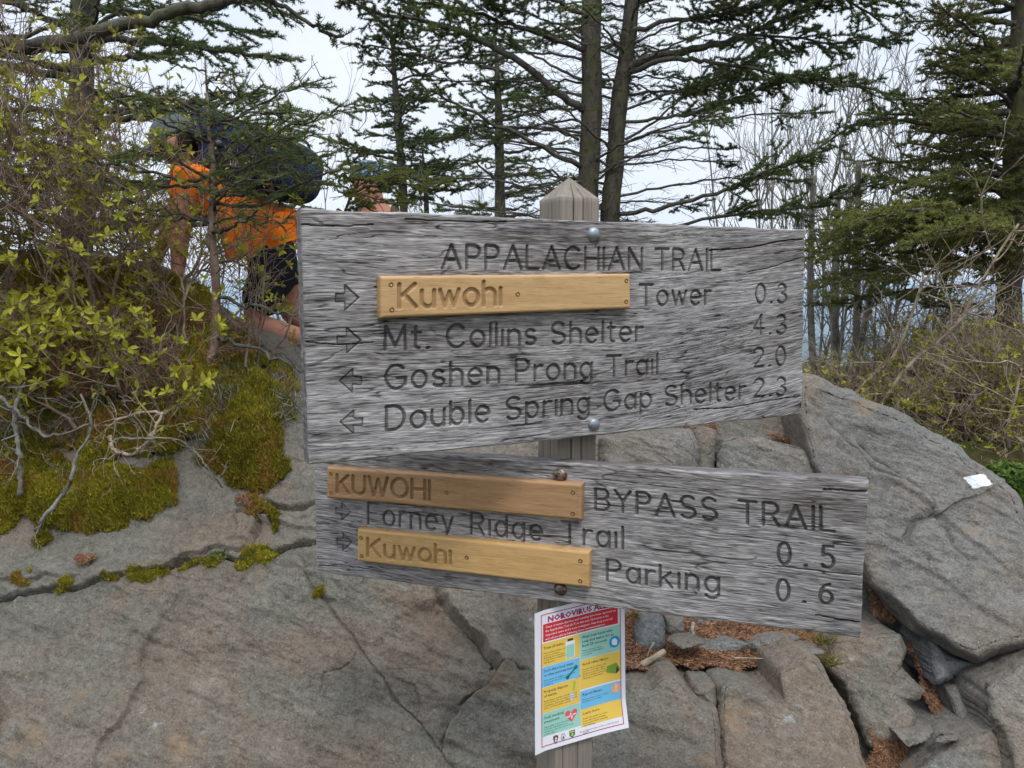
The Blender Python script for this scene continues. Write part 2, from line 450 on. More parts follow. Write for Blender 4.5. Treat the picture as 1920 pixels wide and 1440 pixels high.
# ------------------------------------------------------------------ the carved letters: a single-stroke alphabet
def arc(cx, cy, rx, ry, a0, a1, n=12):
    t = np.radians(np.linspace(a0, a1, n))
    return [(cx + rx * math.cos(k), cy + ry * math.sin(k)) for k in t]
XH = 0.70
def bowl(x=0.0, w=0.56): return arc(x + w / 2, XH / 2, w / 2, XH / 2, 0, 360, 22)
G = {
 'A': (.78, [[(0, 0), (.39, 1), (.78, 0)], [(.14, .36), (.64, .36)]]),
 'B': (.62, [[(0, 0), (0, 1), (.34, 1)] + arc(.34, .76, .24, .24, 90, -90) + [(0, .52)], [(.34, .52)] + arc(.36, .26, .26, .26, 90, -90) + [(0, 0)]]),
 'C': (.74, [arc(.4, .5, .4, .5, 45, 315, 20)]),
 'D': (.70, [[(0, 0), (0, 1), (.28, 1)] + arc(.28, .5, .42, .5, 90, -90, 16) + [(0, 0)]]),
 'F': (.55, [[(0, 0), (0, 1), (.55, 1)], [(0, .52), (.45, .52)]]),
 'G': (.78, [arc(.4, .5, .4, .5, 45, 300, 20) + [(.76, .16), (.78, .45), (.45, .45)]]),
 'H': (.68, [[(0, 0), (0, 1)], [(.68, 0), (.68, 1)], [(0, .5), (.68, .5)]]),
 'I': (.0, [[(0, 0), (0, 1)]]),
 'K': (.66, [[(0, 0), (0, 1)], [(.62, 1), (.02, .42)], [(.2, .58), (.66, 0)]]),
 'L': (.52, [[(0, 1), (0, 0), (.52, 0)]]),
 'M': (.82, [[(0, 0), (0.04, 1), (.41, .12), (.78, 1), (.82, 0)]]),
 'N': (.68, [[(0, 0), (0, 1), (.68, 0), (.68, 1)]]),
 'O': (.84, [arc(.42, .5, .42, .5, 0, 360, 26)]),
 'P': (.58, [[(0, 0), (0, 1), (.32, 1)] + arc(.32, .74, .26, .26, 90, -90) + [(0, .48)]]),
 'R': (.62, [[(0, 0), (0, 1), (.34, 1)] + arc(.34, .75, .25, .25, 90, -90) + [(0, .5)], [(.34, .5), (.62, 0)]]),
 'S': (.62, [arc(.31, .75, .29, .25, 35, 270, 14) + arc(.31, .25, .31, .25, 90, -145, 14)]),
 'T': (.70, [[(0, 1), (.70, 1)], [(.35, 1), (.35, 0)]]),
 'U': (.66, [[(0, 1)] + arc(.33, .33, .33, .33, 180, 360, 12) + [(.66, 1)]]),
 'W': (1.0, [[(0, 1), (.25, 0), (.5, .9), (.75, 0), (1.0, 1)]]),
 'Y': (.70, [[(0, 1), (.35, .48), (.70, 1)], [(.35, .48), (.35, 0)]]),
 'a': (.54, [bowl(0, .54), [(.54, XH), (.54, 0)]]),
 'b': (.54, [[(0, 1.0), (0, 0)], bowl(0, .54)]),
 'd': (.54, [[(.54, 1.0), (.54, 0)], bowl(0, .54)]),
 'e': (.56, [[(0.02, .36), (.55, .36)] + arc(.28, .35, .28, .35, 3, 310, 18)]),
 'g': (.54, [bowl(0, .54), [(.54, XH), (.54, -.1)] + arc(.27, -.06, .27, .24, 0, -150, 10)]),
 'h': (.50, [[(0, 1.0), (0, 0)], [(0, .42)] + arc(.25, .42, .25, .28, 180, 0, 10) + [(.50, 0)]]),
 'i': (.0, [[(0, XH), (0, 0)]]),
 'k': (.50, [[(0, 1.0), (0, 0)], [(.44, XH), (.02, .28)], [(.16, .4), (.50, 0)]]),
 'l': (.0, [[(0, 1.0), (0, 0)]]),
 'n': (.50, [[(0, XH), (0, 0)], [(0, .42)] + arc(.25, .42, .25, .28, 180, 0, 10) + [(.50, 0)]]),
 'o': (.58, [bowl(0, .58)]),
 'p': (.54, [[(0, XH), (0, -.3)], bowl(0, .54)]),
 'r': (.30, [[(0, XH), (0, 0)], [(0, .38)] + arc(.26, .40, .26, .29, 180, 70, 7)]),
 's': (.46, [arc(.23, .52, .21, .18, 35, 270, 10) + arc(.23, .18, .23, .17, 90, -145, 10)]),
 't': (.34, [[(.14, .95), (.14, .14)] + arc(.26, .14, .12, .13, 180, 280, 5), [(0, XH), (.32, XH)]]),
 'u': (.50, [[(0, XH)] + arc(.25, .27, .25, .27, 180, 360, 10), [(.50, XH), (.50, 0)]]),
 'w': (.78, [[(0, XH), (.2, 0), (.39, .62), (.58, 0), (.78, XH)]]),
 'y': (.52, [[(0, XH), (.26, .03)], [(.52, XH), (.2, -.24), (.06, -.3)]]),
 '0': (.56, [arc(.28, .5, .28, .5, 0, 360, 24)]),
 '2': (.54, [arc(.27, .73, .27, .27, 165, -25, 10) + [(0, 0), (.54, 0)]]),
 '3': (.54, [arc(.26, .76, .24, .24, 150, -90, 10), arc(.26, .26, .28, .26, 90, -150, 12)]),
 '4': (.58, [[(.42, 0), (.42, 1), (0, .3), (.58, .3)]]),
 '5': (.54, [[(.5, 1), (.08, 1), (.04, .55)] + arc(.26, .31, .28, .31, 125, -145, 14)]),
 '6': (.56, [[(.44, .98)] + arc(.40, .32, .40, .62, 110, 180, 8), arc(.28, .31, .28, .31, 0, 360, 20)]),
 '.': (.06, [[(0, .02), (.05, .02)]]),
}
def layout(text, gap=0.27, space=0.42, fixed=None):
    """strokes of a line of text in units of the cap height, and its length"""
    out = []; x = 0
    for ch in text:
        if ch == ' ':
            x += space; continue
        w, st = G[ch]
        for s in st: out.append(np.array([(x + a, b) for a, b in s]))
        x += w + gap
    return out, x - gap

class Plane:
    """a vertical face: origin, direction along it, normal towards the camera"""
    def __init__(self, o, yaw):
        a = math.radians(yaw)
        self.o = np.asarray(o, float); self.t = np.array([math.cos(a), math.sin(a), 0]); self.n = np.array([math.sin(a), -math.cos(a), 0]); self.yaw = yaw
    def off(self, h): return Plane(self.o + self.n * h, self.yaw)
    def uv(self, x, y):
        r = ray(x, y)
        k = ((self.o - CAM) @ self.n) / (r @ self.n)
        p = CAM + r * k[..., None] - self.o
        return np.stack([p @ self.t, p[..., 2]], -1)
    def w(self, uv, h=0.0):
        uv = np.asarray(uv, float)
        return self.o + uv[..., :1] * self.t + uv[..., 1:2] * np.array([0, 0, 1.0]) + np.asarray(h)[..., None] * self.n

def line_strokes(plane, text, bl, br, tl_y, tr_y, gap=0.27, space=0.5):
    st, L = layout(text, gap, space)
    q = [plane.uv(*bl), plane.uv(*br), plane.uv(bl[0], tl_y), plane.uv(br[0], tr_y)]
    res = []
    for s in st:
        a = (s[:, 0] / L)[:, None]; b = s[:, 1][:, None]
        res.append((1 - b) * ((1 - a) * q[0] + a * q[1]) + b * ((1 - a) * q[2] + a * q[3]))
    return res

def carve_map(U, V, strokes, r, polys=()):
    """0..1 depth of the routed grooves on the grid"""
    ny, nx = U.shape
    d = np.full(U.shape, 1.0)
    u0, u1 = U[:, 0].mean(), U[:, -1].mean(); v0, v1 = V[0].mean(), V[-1].mean()
    du, dv = (u1 - u0) / (nx - 1), (v1 - v0) / (ny - 1)
    sk_u = np.abs(U[:, 0] - u0).max() + np.abs(U[:, -1] - u1).max(); sk_v = np.abs(V[0] - v0).max() + np.abs(V[-1] - v1).max()
    for s in strokes:
        for a, b in zip(s[:-1], s[1:]):
            lo = np.minimum(a, b) - 2.2 * r; hi = np.maximum(a, b) + 2.2 * r
            j0 = max(0, int((lo[0] - sk_u - u0) / du)); j1 = min(nx, int((hi[0] + sk_u - u0) / du) + 2)
            ii = sorted([(lo[1] - sk_v - v0) / dv, (hi[1] + sk_v - v0) / dv])
            i0 = max(0, int(ii[0])); i1 = min(ny, int(ii[1]) + 2)
            if j1 <= j0 or i1 <= i0: continue
            uu, vv = U[i0:i1, j0:j1], V[i0:i1, j0:j1]
            ab = b - a; L2 = max((ab ** 2).sum(), 1e-12)
            t = np.clip(((uu - a[0]) * ab[0] + (vv - a[1]) * ab[1]) / L2, 0, 1)
            dist = np.hypot(uu - a[0] - t * ab[0], vv - a[1] - t * ab[1])
            d[i0:i1, j0:j1] = np.minimum(d[i0:i1, j0:j1], dist)
    depth = np.clip((r - d) / (0.30 * r), 0, 1)
    if len(polys):
        e = carve_map(U, V, [np.concatenate([p, p[:1]]) for p in polys], 0.0014) * 0.9  # dark rim round each arrow pocket imitates its shadowed edges
        depth = np.maximum(depth, e)
    for p in polys:
        ins = np.zeros(U.shape, bool)
        for a, b in zip(p, np.roll(p, -1, 0)):
            c = ((a[1] > V) != (b[1] > V)) & (U < (b[0] - a[0]) * (V - a[1]) / (b[1] - a[1] + 1e-12) + a[0])
            ins ^= c
        depth = np.maximum(depth, np.where(ins, 0.42, 0))
    return depth

def carved_board(name, plane, quad, thick, step, parent, mat, strokes, r, depth, polys=(), grain_amp=0.0, seed=0, bevel=0.004, stains=(), knots=(), edge_wear=0.0, slope=0.0, splits=()):
    """quad: pixel corners TL TR BR BL of the front face"""
    tl, tr, br, bl = [plane.uv(*c) for c in quad]
    nx = int(np.linalg.norm(tr - tl) / step); ny = int(np.linalg.norm(bl - tl) / step)
    a = np.linspace(0, 1, nx)[None, :, None]; b = np.linspace(0, 1, ny)[:, None, None]
    UV = (1 - b) * ((1 - a) * tl + a * tr) + b * ((1 - a) * bl + a * br)
    U, V = UV[..., 0], UV[..., 1]
    Lu = np.linalg.norm(tr - tl); Lv = np.linalg.norm(bl - tl)
    z = np.zeros_like(U)
    if edge_wear:
        e = fbm(np.stack([U * 14, z, z + seed], -1), 4, seed + 5) * edge_wear
        V = V + e * (sstep(0.9, 1.0, b[..., 0]) + 1.2 * sstep(0.1, 0.0, b[..., 0]))
        e2 = fbm(np.stack([z + seed, V * 30, z], -1), 4, seed + 9) * edge_wear
        U = U + e2 * sstep(0.97, 1.0, a[..., 0])
    cv = carve_map(U, V, strokes, r, polys)
    h = np.zeros_like(U)
    Vw = V
    grain = np.full_like(U, 0.5); stain = np.zeros_like(U)
    if grain_amp:
        Vw = V - slope * np.clip(a[..., 0] - 0.55, 0, 1) ** 1.6 * (0.6 + 0.4 * b[..., 0]) + 0.009 * fbm(np.stack([U * 1.9, V * 3.0, z + 7.7 + seed], -1), 3, seed) + 0.0022 * noise(np.stack([U * 9, V * 14, z], -1), seed + 2)
        for (ku, kv, kr) in knots:
            dd = np.hypot((U - ku) * 0.45, V - kv)
            Vw = Vw + kr * np.exp(-(dd / 0.05) ** 2) * np.sign(V - kv + 1e-6)
        g1 = fbm(np.stack([U * 6, Vw * 95, z + seed], -1), 4, seed + 11, 0.65)
        g2 = fbm(np.stack([U * 16, Vw * 290, z + seed], -1), 3, seed + 12, 0.6)
        g3 = fbm(np.stack([U * 3, V * 9, z + seed], -1), 3, seed + 13)
        fib = fbm(np.stack([U * 55, Vw * 430, z], -1), 2, seed + 18)
        grain = 0.54 + 0.14 * g1 + 0.26 * g2 + 0.24 * g3 + 0.28 * fib
        rg = 1 - np.abs(noise(np.stack([U * 5.5, Vw * 85, z + 3 + seed], -1), seed + 14)) 
        cr = sstep(0.925, 0.985, rg) * sstep(-0.15, 0.45, noise(np.stack([U * 6, V * 22, z], -1), seed + 15) + 0.1)
        rg2 = 1 - np.abs(noise(np.stack([U * 9, Vw * 150, z + 9], -1), seed + 16))
        cr2 = sstep(0.88, 0.98, rg2) * sstep(0.0, 0.5, noise(np.stack([U * 10, V * 40, z], -1), seed + 17))
        h = h + grain_amp * (0.55 * g1 + 0.5 * g2) - grain_amp * 1.2 * cr - grain_amp * 1.1 * cr2
        grain = np.clip(grain - 0.26 * cr - 0.34 * cr2, 0, 1)
        for (su, sv, ru, rv, k) in stains:
            dd = np.hypot((a[..., 0] - su) / ru, (b[..., 0] - sv) / rv) + 0.45 * fbm(np.stack([U * 12, V * 60, z], -1), 3, seed + 20)
            stain = np.maximum(stain, k * sstep(1.0, 0.45, dd) * np.clip(1.2 - grain, 0.3, 1))
    for (pts, rw, dp) in splits:
        pl_ = np.array([plane.uv(*q_) for q_ in pts]); pl_ = smooth_path(pl_, 24); pl_[:, 1] += 0.0016 * np.cumsum(np.random.RandomState(len(pts) + int(rw * 1e5)).normal(0, .6, 24)) * .4
        sp = carve_map(U, V, [pl_], rw); h = h - dp * sp; grain = np.clip(grain - .5 * sp, 0, 1)
    h = h - depth * cv * (1 + (0.15 * g1 if grain_amp else 0))
    ed = np.minimum(np.minimum(a[..., 0], 1 - a[..., 0]) * Lu, np.minimum(b[..., 0], 1 - b[..., 0]) * Lv)
    q = np.clip(1 - ed / bevel, 0, 1)
    h = h - bevel * (1 - np.sqrt(np.maximum(0, 1 - q * q)))
    v = plane.w(np.stack([U, V], -1), h).reshape(-1, 3)
    idx = np.arange(ny * nx).reshape(ny, nx)
    loop = np.concatenate([idx[0, :-1], idx[:-1, -1], idx[-1, :0:-1], idx[:0:-1, 0]])
    # sides in several rows, so that the ends keep the saw marks and the grain
    rows = 8; nl = len(loop); base = v[loop]; hb = h.reshape(-1)[loop]
    vs = [v]; quads = [grid_quads(ny, nx)[:, ::-1]]
    prev = loop; cnt = len(v); gua = [U.ravel()]; gva = [Vw.ravel()]; ga = [grain.ravel()]; sa = [stain.ravel()]; ca = [cv.ravel()]
    uvl = np.stack([U, V], -1).reshape(-1, 2)[loop]
    for k in range(1, rows + 1):
        hh = hb + (-thick - hb) * k / rows
        p = plane.w(uvl, hh)
        jit = 0.0012 * noise(np.stack([uvl[:, 0] * 40, uvl[:, 1] * 150, hh * 60], -1), seed + 31) if grain_amp else 0
        cen = uvl.mean(0); out = uvl - cen; out = out / (np.linalg.norm(out, axis=1, keepdims=True) + 1e-9)
        p = p + (out[:, :1] * plane.t + out[:, 1:] * np.array([0, 0, 1.0])) * (jit[:, None] if grain_amp else 0)
        vs.append(p); cur = cnt + np.arange(nl); cnt += nl
        quads.append(np.stack([prev, np.roll(prev, -1), np.roll(cur, -1), cur], -1))
        prev = cur
        gg = 0.38 + 0.3 * fbm(np.stack([uvl[:, 0] * 30, uvl[:, 1] * 30, hh * 160], -1), 3, seed + 33)
        gua.append(uvl[:, 0] + hh); gva.append(uvl[:, 1] * .3 + hh * 2.0 + .37); ga.append(np.clip(gg, 0, 1)); sa.append(np.full(nl, 0.0)); ca.append(np.zeros(nl))
    me = make_mesh(name, np.concatenate(vs), np.concatenate(quads), None, True,
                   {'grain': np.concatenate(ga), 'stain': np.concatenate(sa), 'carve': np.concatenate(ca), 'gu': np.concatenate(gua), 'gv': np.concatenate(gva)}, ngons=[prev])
    return link(name, me, mat, parent)

def arrow_poly(plane, x0, x1, y0, y1, right=True, slant=0.0):
    """block arrow: shaft half, head half"""
    p = [(0, .33), (.40, .33), (.40, 0), (1, .5), (.40, 1), (.40, .67), (0, .67)]
    if not right: p = [(1 - a, b) for a, b in p]
    return np.array([plane.uv(x0 + (x1 - x0) * a, y0 + (y1 - y0) * b + slant * (a - .5) * (x1 - x0)) for a, b in p])
def outline_strokes(polys, shrink=0.0): return [np.concatenate([p, p[:1]]) for p in polys]

# ------------------------------------------------------------------ signpost
YAW_R = 25.0
POST_W = 0.093
corner = P(1048, 600, 1.63); corner = np.array([corner[0], corner[1], 0.0])
face_r = Plane(corner, YAW_R)
sign = thing('trail_signpost', 'wooden trail signpost with two weathered carved boards bolted to a square post', 'signpost', corner)

tL = np.array([-math.sin(math.radians(YAW_R)), math.cos(math.radians(YAW_R)), 0])
def build_post():
    m = 640
    # perimeter of the square with rounded corners; starts at the near corner and runs along the right face
    s = np.linspace(0, 4, m, endpoint=False)
    k = s.astype(int); f = s - k
    cs = np.array([[0, 0], [1, 0], [1, 1], [0, 1]], float); nxt = np.roll(cs, -1, 0)
    xy = cs[k] + (nxt[k] - cs[k]) * f[:, None]
    c = xy - 0.5
    p = 34.0
    rr = (np.abs(c[:, 0] * 2) ** p + np.abs(c[:, 1] * 2) ** p) ** (-1 / p)
    c = c * rr[:, None]
    zt = float(P(1047, 369, corner[1])[2]); apex = float(P(1063, 333, corner[1] + 0.06)[2])
    zs = np.concatenate([np.linspace(-0.35, zt, 240), np.linspace(zt, apex, 26)[1:]])
    sc = np.where(zs <= zt, 1.0, 1 - (zs - zt) / (apex - zt) * 0.985)
    sc = np.where((zs > zt - 0.004) & (zs <= zt), 0.995, sc)
    S, Z = np.meshgrid(s, zs)
    wv = fbm(np.stack([S * 22, Z * 1.2, 0 * S], -1), 4, 3) * (Z < zt)
    disp = 0.0012 * wv
    for (cs_, w, d, z0, z1) in ((0.34, .010, .009, 1.0, 2.2), (0.60, .012, .011, -1, 2.2), (0.80, .008, .006, 1.3, 2.2), (3.62, .010, .006, -1, 2.2), (3.30, .008, .006, -1, 2.2), (0.18, .006, .004, -1, 0.9)):
        ctr = cs_ + 0.012 * noise(np.stack([Z * 3, 0 * Z, 0 * Z + cs_ * 9], -1), 5)
        disp = disp - d * np.exp(-((S - ctr) / w) ** 2) * sstep(z0, z0 + .1, Z) * (1 - sstep(z1 - 0.1, z1, Z))
    R = np.linalg.norm(c, axis=1)
    cx = c[:, 0][None] * sc[:, None] * (1 + disp / 0.05); cy = c[:, 1][None] * sc[:, None] * (1 + disp / 0.05)
    ctr = corner + face_r.t * POST_W / 2 + tL * POST_W / 2
    v = ctr + cx[..., None] * POST_W * face_r.t + cy[..., None] * POST_W * tL + Z[..., None] * np.array([0, 0, 1.0])
    n = len(zs)
    me = make_mesh('post', v.reshape(-1, 3), grid_quads(n, m, True), None, True, None, ngons=[np.arange(m) + (n - 1) * m])
    return link('post', me, M['post'], sign)
post = build_post()

TH1 = 0.05
f1 = face_r.off(TH1)                       # front of the upper board
quad1 = [(565, 391.5), (1511, 430), (1504, 777), (580, 873)]
st1 = []
for t_, bl_, br_, a_, b_ in (('APPALACHIAN TRAIL', (830, 503), (1351, 507), 459, 469), ('Tower', (1200, 573), (1332, 571), 534, 534),
                           ('0.3', (1418, 568), (1475, 568), 533, 533), ('Mt. Collins Shelter', (722, 656), (1204, 639), 612, 602),
                           ('4.3', (1414, 627), (1474, 626), 591, 591), ('Goshen Prong Trail', (724, 730), (1233, 701), 686, 664),
                           ('2.0', (1415, 688), (1473, 685), 653, 650), ('Double Spring Gap Shelter', (725, 807), (1397, 748), 763, 714),
                           ('2.3', (1415, 744), (1474, 742), 711, 708)):
    wide = len(t_) == 3
    st1 += line_strokes(f1, t_, bl_, br_, a_, b_, 0.36 if wide else 0.27)
ar1 = [arrow_poly(f1, 630, 673, 535, 582, True), arrow_poly(f1, 633, 677, 615, 662, True), arrow_poly(f1, 637, 678, 692, 736, False), arrow_poly(f1, 638, 680, 770, 813, False)]
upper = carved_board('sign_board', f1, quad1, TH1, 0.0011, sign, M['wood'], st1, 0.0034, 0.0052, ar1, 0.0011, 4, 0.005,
                     stains=((0.10, 0.05, .25, .06, .7), (0.45, 0.08, .3, .05, .6), (0.9, 0.12, .2, .1, .6), (0.97, 0.55, .08, .25, .35)), knots=((-0.30, 0.1, .01),), edge_wear=0.0022, slope=0.24,
                     splits=(([(1513, 447), (1460, 452), (1405, 464), (1330, 470)], .0016, .008), ([(1511, 480), (1455, 496), (1400, 508)], .0012, .006), ([(1507, 742), (1440, 752), (1370, 764), (1300, 768)], .0014, .007), ([(566, 420), (620, 424), (700, 419)], .0013, .006), ([(572, 640), (640, 646), (700, 643)], .0010, .005), ([(760, 410), (860, 415), (950, 414)], .0013, .006), ([(900, 845), (1000, 832), (1060, 828)], .0010, .005)))
tag(upper, 'upper weathered grey board carved with Appalachian Trail destinations')

cB = P(1050, 980, 1.60)
f2 = Plane(np.array([cB[0], cB[1], 0]), -20.0)   # front of the lower board, set into the near corner of the post
TH2 = 0.042
quad2 = [(587, 839), (1629, 903), (1613, 1197), (593, 1074)]
st2 = []
for t_, bl_, br_, a_, b_ in (('BYPASS TRAIL', (1116, 956), (1564, 997), 917, 954), ('Forney Ridge Trail', (690, 982), (1167, 1029), 943, 989),
                           ('Parking', (1138, 1088), (1347, 1112), 1050, 1073), ('0.5', (1459, 1058), (1563, 1066), 1018, 1026), ('0.6', (1457, 1127), (1560, 1133), 1087, 1096)):
    st2 += line_strokes(f2, t_, bl_, br_, a_, b_, 0.70 if len(t_) == 3 else 0.30, 0.65)
ar2 = [arrow_poly(f2, 629, 657, 942, 976, True, .05), arrow_poly(f2, 631, 659, 999, 1033, True, .05)]
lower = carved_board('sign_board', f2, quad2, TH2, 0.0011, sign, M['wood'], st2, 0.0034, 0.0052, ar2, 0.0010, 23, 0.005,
                     stains=((0.30, 0.03, .16, .10, 1.0), (0.93, 0.09, .14, .11, 1.0), (0.96, 0.2, .12, .12, .9), (0.7, 0.06, .2, .05, .6)), edge_wear=0.0022,
                     splits=(([(1630, 922), (1590, 921), (1545, 917)], .0022, .010), ([(1616, 1168), (1570, 1160), (1530, 1152)], .0018, .008), ([(594, 1061), (640, 1060), (690, 1066)], .0013, .006), ([(1626, 1080), (1570, 1074), (1500, 1066), (1440, 1063)], .0012, .006), ([(1200, 868), (1280, 876), (1340, 878)], .0012, .006)))
tag(lower, 'lower weathered grey board carved with Bypass Trail distances')

def plaque(plane, quad, text, bl, br, a_, b_, mat, seed, label, parent, screws):
    f = plane.off(0.022)
    st = line_strokes(f, text, bl, br, a_, b_, 0.24)
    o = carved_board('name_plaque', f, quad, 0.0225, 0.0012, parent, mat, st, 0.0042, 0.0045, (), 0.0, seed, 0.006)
    tag(o, label)
    for (x, y) in screws:
        u = f.uv(x, y); b = MB()
        th = np.arange(14) * 2 * math.pi / 14
        prof = [(0.0046, 0.0003), (0.0044, 0.0009), (0.0034, 0.0010), (0.0020, 0.0007), (0.0017, -0.0012), (0.0004, -0.0014)]
        rings = [f.w(np.stack([u[0] + r * np.cos(th), u[1] + r * np.sin(th)], -1), np.full(14, h)) for r, h in prof]
        b.add(np.concatenate(rings), grid_quads(len(prof), 14, True))
        b.build('screw', M['screw'], parent)
    return o
M['screw'] = Mat('brass_screw', 0.4, 0.5, 0.8, (0.27, 0.17, 0.07)).m
def bolt_mat(name, col, rust):
    m = Mat(name, 0.5, 0.5, 0.85)
    m.color(m.mix(m.rng(m.noise(120, 4, 0.7), 0.62 - rust * .3, 0.72 - rust * .2), col, (0.12, 0.05, 0.025))); m.bump(m.noise(160, 3), 0.25, 0.002)
    return m.m
M['bolt'] = bolt_mat('galvanised_bolt', (0.30, 0.33, 0.36), 0.15)
M['bolt_rusty'] = bolt_mat('rusty_bolt', (0.26, 0.23, 0.21), 0.75)
def z3(x, y): return (560 + x / 3.310, 820 + y / 3.310)
plaque(f1, [(712.5, 517.5), (1182.5, 513), (1183.5, 578.5), (714, 597)], 'Kuwohi', (749, 577), (939, 571), 534, 528, M['plank_honey'], 41,
       'honey coloured plaque reading Kuwohi on the upper board', upper, [(733, 533), (734.5, 580), (970.6, 551), (1174.4, 526), (1174, 565)])
plaque(f2, [(612, 876), (1091, 908), (1089, 976), (612, 934)], 'KUWOHI', (632, 924), (805, 937), 891, 902, M['plank_dark'], 42,
       'dark brown plaque reading KUWOHI', lower, [z3(200, 225), z3(200, 341), z3(917, 342), z3(1703, 340), z3(1702, 472)])
plaque(f2, [(669, 992), (1105, 1035), (1104, 1103), (669, 1052.5)], 'Kuwohi', (689, 1043), (844, 1058), 1010, 1025, M['plank_gold'], 43,
       'golden plaque reading Kuwohi on the lower board', lower, [z3(387, 622), z3(390, 735), z3(1043, 745), z3(1749, 766), z3(1748, 891)])

def bolt(plane, x, y, r, mat, parent):
    u = plane.uv(x, y); b = MB(); th = np.arange(28) * 2 * math.pi / 28
    prof = [(r * 1.02, -0.003), (r * 1.02, 0.0015)] + [(r * math.cos(a), 0.0015 + 0.62 * r * math.sin(a)) for a in np.radians(np.linspace(0, 88, 10))]
    rings = [plane.w(np.stack([u[0] + q * np.cos(th), u[1] + q * np.sin(th)], -1), np.full(28, h)) for q, h in prof]
    b.add(np.concatenate(rings), grid_quads(len(prof), 28, True))
    return b.build('bolt', mat, parent)
bolt(f1, 1113, 439, 0.0135, M['bolt'], upper)
bolt(f1, 1113, 795, 0.0130, M['bolt'], upper)
bolt(f2, 1051, 890, 0.0145, M['bolt_rusty'], lower)
bolt(f2, 1051, 1104, 0.0140, M['bolt_rusty'], lower)

# ------------------------------------------------------------------ the paper notice stapled to the post
def poster():
    pl = face_r.off(0.004)
    cq = [pl.uv(*c) for c in ((1000, 1149), (1168, 1108), (1171, 1357), (1001, 1414))]
    def W(u, v, h=0.0):
        u = np.asarray(u, float); v = np.asarray(v, float)
        q = (1 - v)[..., None] * ((1 - u)[..., None] * cq[0] + u[..., None] * cq[1]) + v[..., None] * ((1 - u)[..., None] * cq[3] + u[..., None] * cq[2])
        curl = 0.010 * np.clip(0.12 - u, 0, 1) / 0.12 * 0.6 + 0.014 * np.clip(u - 0.55, 0, 1) ** 2 * 2 + 0.012 * np.clip(v - 0.8, 0, 1) / 0.2 * u
        return pl.w(q, curl + h)
    names = ['paper', 'magenta', 'red', 'yellow', 'teal', 'blue', 'ink', 'white', 'bottle', 'icon_blue', 'dark_green', 'tent', 'peach', 'heart', 'brown', 'steel', 'lime']
    cols = [(.80, .79, .84), (.42, .02, .16), (.62, .03, .05), (.80, .55, .10), (.33, .62, .52), (.18, .52, .80), (.05, .05, .06), (.82, .80, .82), (.30, .62, .55), (.02, .28, .60), (.02, .22, .12), (.20, .34, .05), (.85, .42, .22), (.70, .13, .15), (.12, .07, .04), (.62, .64, .66), (.35, .55, .08)]
    mats = [Mat('print_' + n, 0.55, 0.3, 0, c).m for n, c in zip(names, cols)]
    ix = {n: i for i, n in enumerate(names)}
    b = MB()
    uu, vv = np.meshgrid(np.linspace(0, 1, 30), np.linspace(0, 1, 40))
    b.add(W(uu, vv).reshape(-1, 3), grid_quads(40, 30)[:, ::-1], m=0)
    b.add(W(uu, vv, np.full(uu.shape, -0.0005)).reshape(-1, 3), grid_quads(40, 30), m=0)
    def rect(u0, v0, u1, v1, m, h=0.0004):
        n, k = max(2, int((u1 - u0) * 24) + 2), max(2, int((v1 - v0) * 24) + 2)
        a, c = np.meshgrid(np.linspace(u0, u1, n), np.linspace(v0, v1, k))
        b.add(W(a, c, np.full(a.shape, h)).reshape(-1, 3), grid_quads(k, n)[:, ::-1], m=ix[m])
    def poly(pts, m, h=0.0007):
        p = np.array(pts, float); c = p.mean(0)
        v = np.concatenate([p, [c]]); n = len(p)
        b.add(W(v[:, 0], v[:, 1], np.full(n + 1, h)), None, [[n, (i + 1) % n, i] for i in range(n)], m=ix[m])
    def ell(cu, cv, ru, rv, m, h=0.0007, n=20):
        poly([(cu + ru * math.cos(t), cv + rv * math.sin(t)) for t in np.linspace(0, 2 * math.pi, n, endpoint=False)], m, h)
    ASP = 0.216 / 0.279
    def text(s, u, v, size, m, width=None, h=0.0008, bold=0.0, align='L'):
        """size: height of a capital as a share of the sheet's height"""
        cu = bpy.data.curves.new('t', 'FONT'); cu.body = s; cu.size = 1.0; cu.resolution_u = 1; cu.offset = bold
        o = bpy.data.objects.new('t', cu); COL.objects.link(o)
        me = o.to_mesh()
        n = len(me.vertices); co = np.empty(n * 3, np.float32); me.vertices.foreach_get('co', co); co = co.reshape(-1, 3).astype(float)
        me.calc_loop_triangles()
        tri = np.array([t.vertices[:] for t in me.loop_triangles], np.int64).reshape(-1, 3)
        o.to_mesh_clear(); bpy.data.objects.remove(o); bpy.data.curves.remove(cu)
        w = co[:, 0].max(); k = size / 0.72
        ku = k / ASP if width is None else width / w
        x = co[:, 0] * ku
        b.add(W(u + x, v - co[:, 1] * k, np.full(n, h)), None, tri, m=ix[m])
    # border
    for r_ in ((.075, .028, .955, .034), (.075, .962, .955, .968), (.075, .028, .083, .968), (.947, .028, .955, .968)): rect(*r_, 'magenta')
    text('NOROVIRUS ALERT', .15, .088, .040, 'magenta', .76, bold=0.035)
    rect(.10, .098, .925, .222, 'red')
    for k, s in enumerate(('Cases of severe diarrhea and vomiting have been reported on', 'the Appalachian Trail (A.T.) in this area. Norovirus is the', 'suspected cause and is very contagious. Help keep yourself', 'and others safe by following these recommendations.')):
        text(s, .125, .128 + .028 * k, .0155, 'white', (.775, .70, .74, .66)[k], bold=0.012)
    rect(.083, .232, .498, .396, 'yellow'); rect(.083, .400, .498, .542, 'blue'); rect(.083, .546, .498, .728, 'yellow'); rect(.083, .732, .498, .896, 'teal')
    rect(.502, .232, .947, .424, 'teal'); rect(.502, .428, .947, .640, 'yellow'); rect(.502, .652, .947, .788, 'blue'); rect(.502, .790, .947, .912, 'yellow')
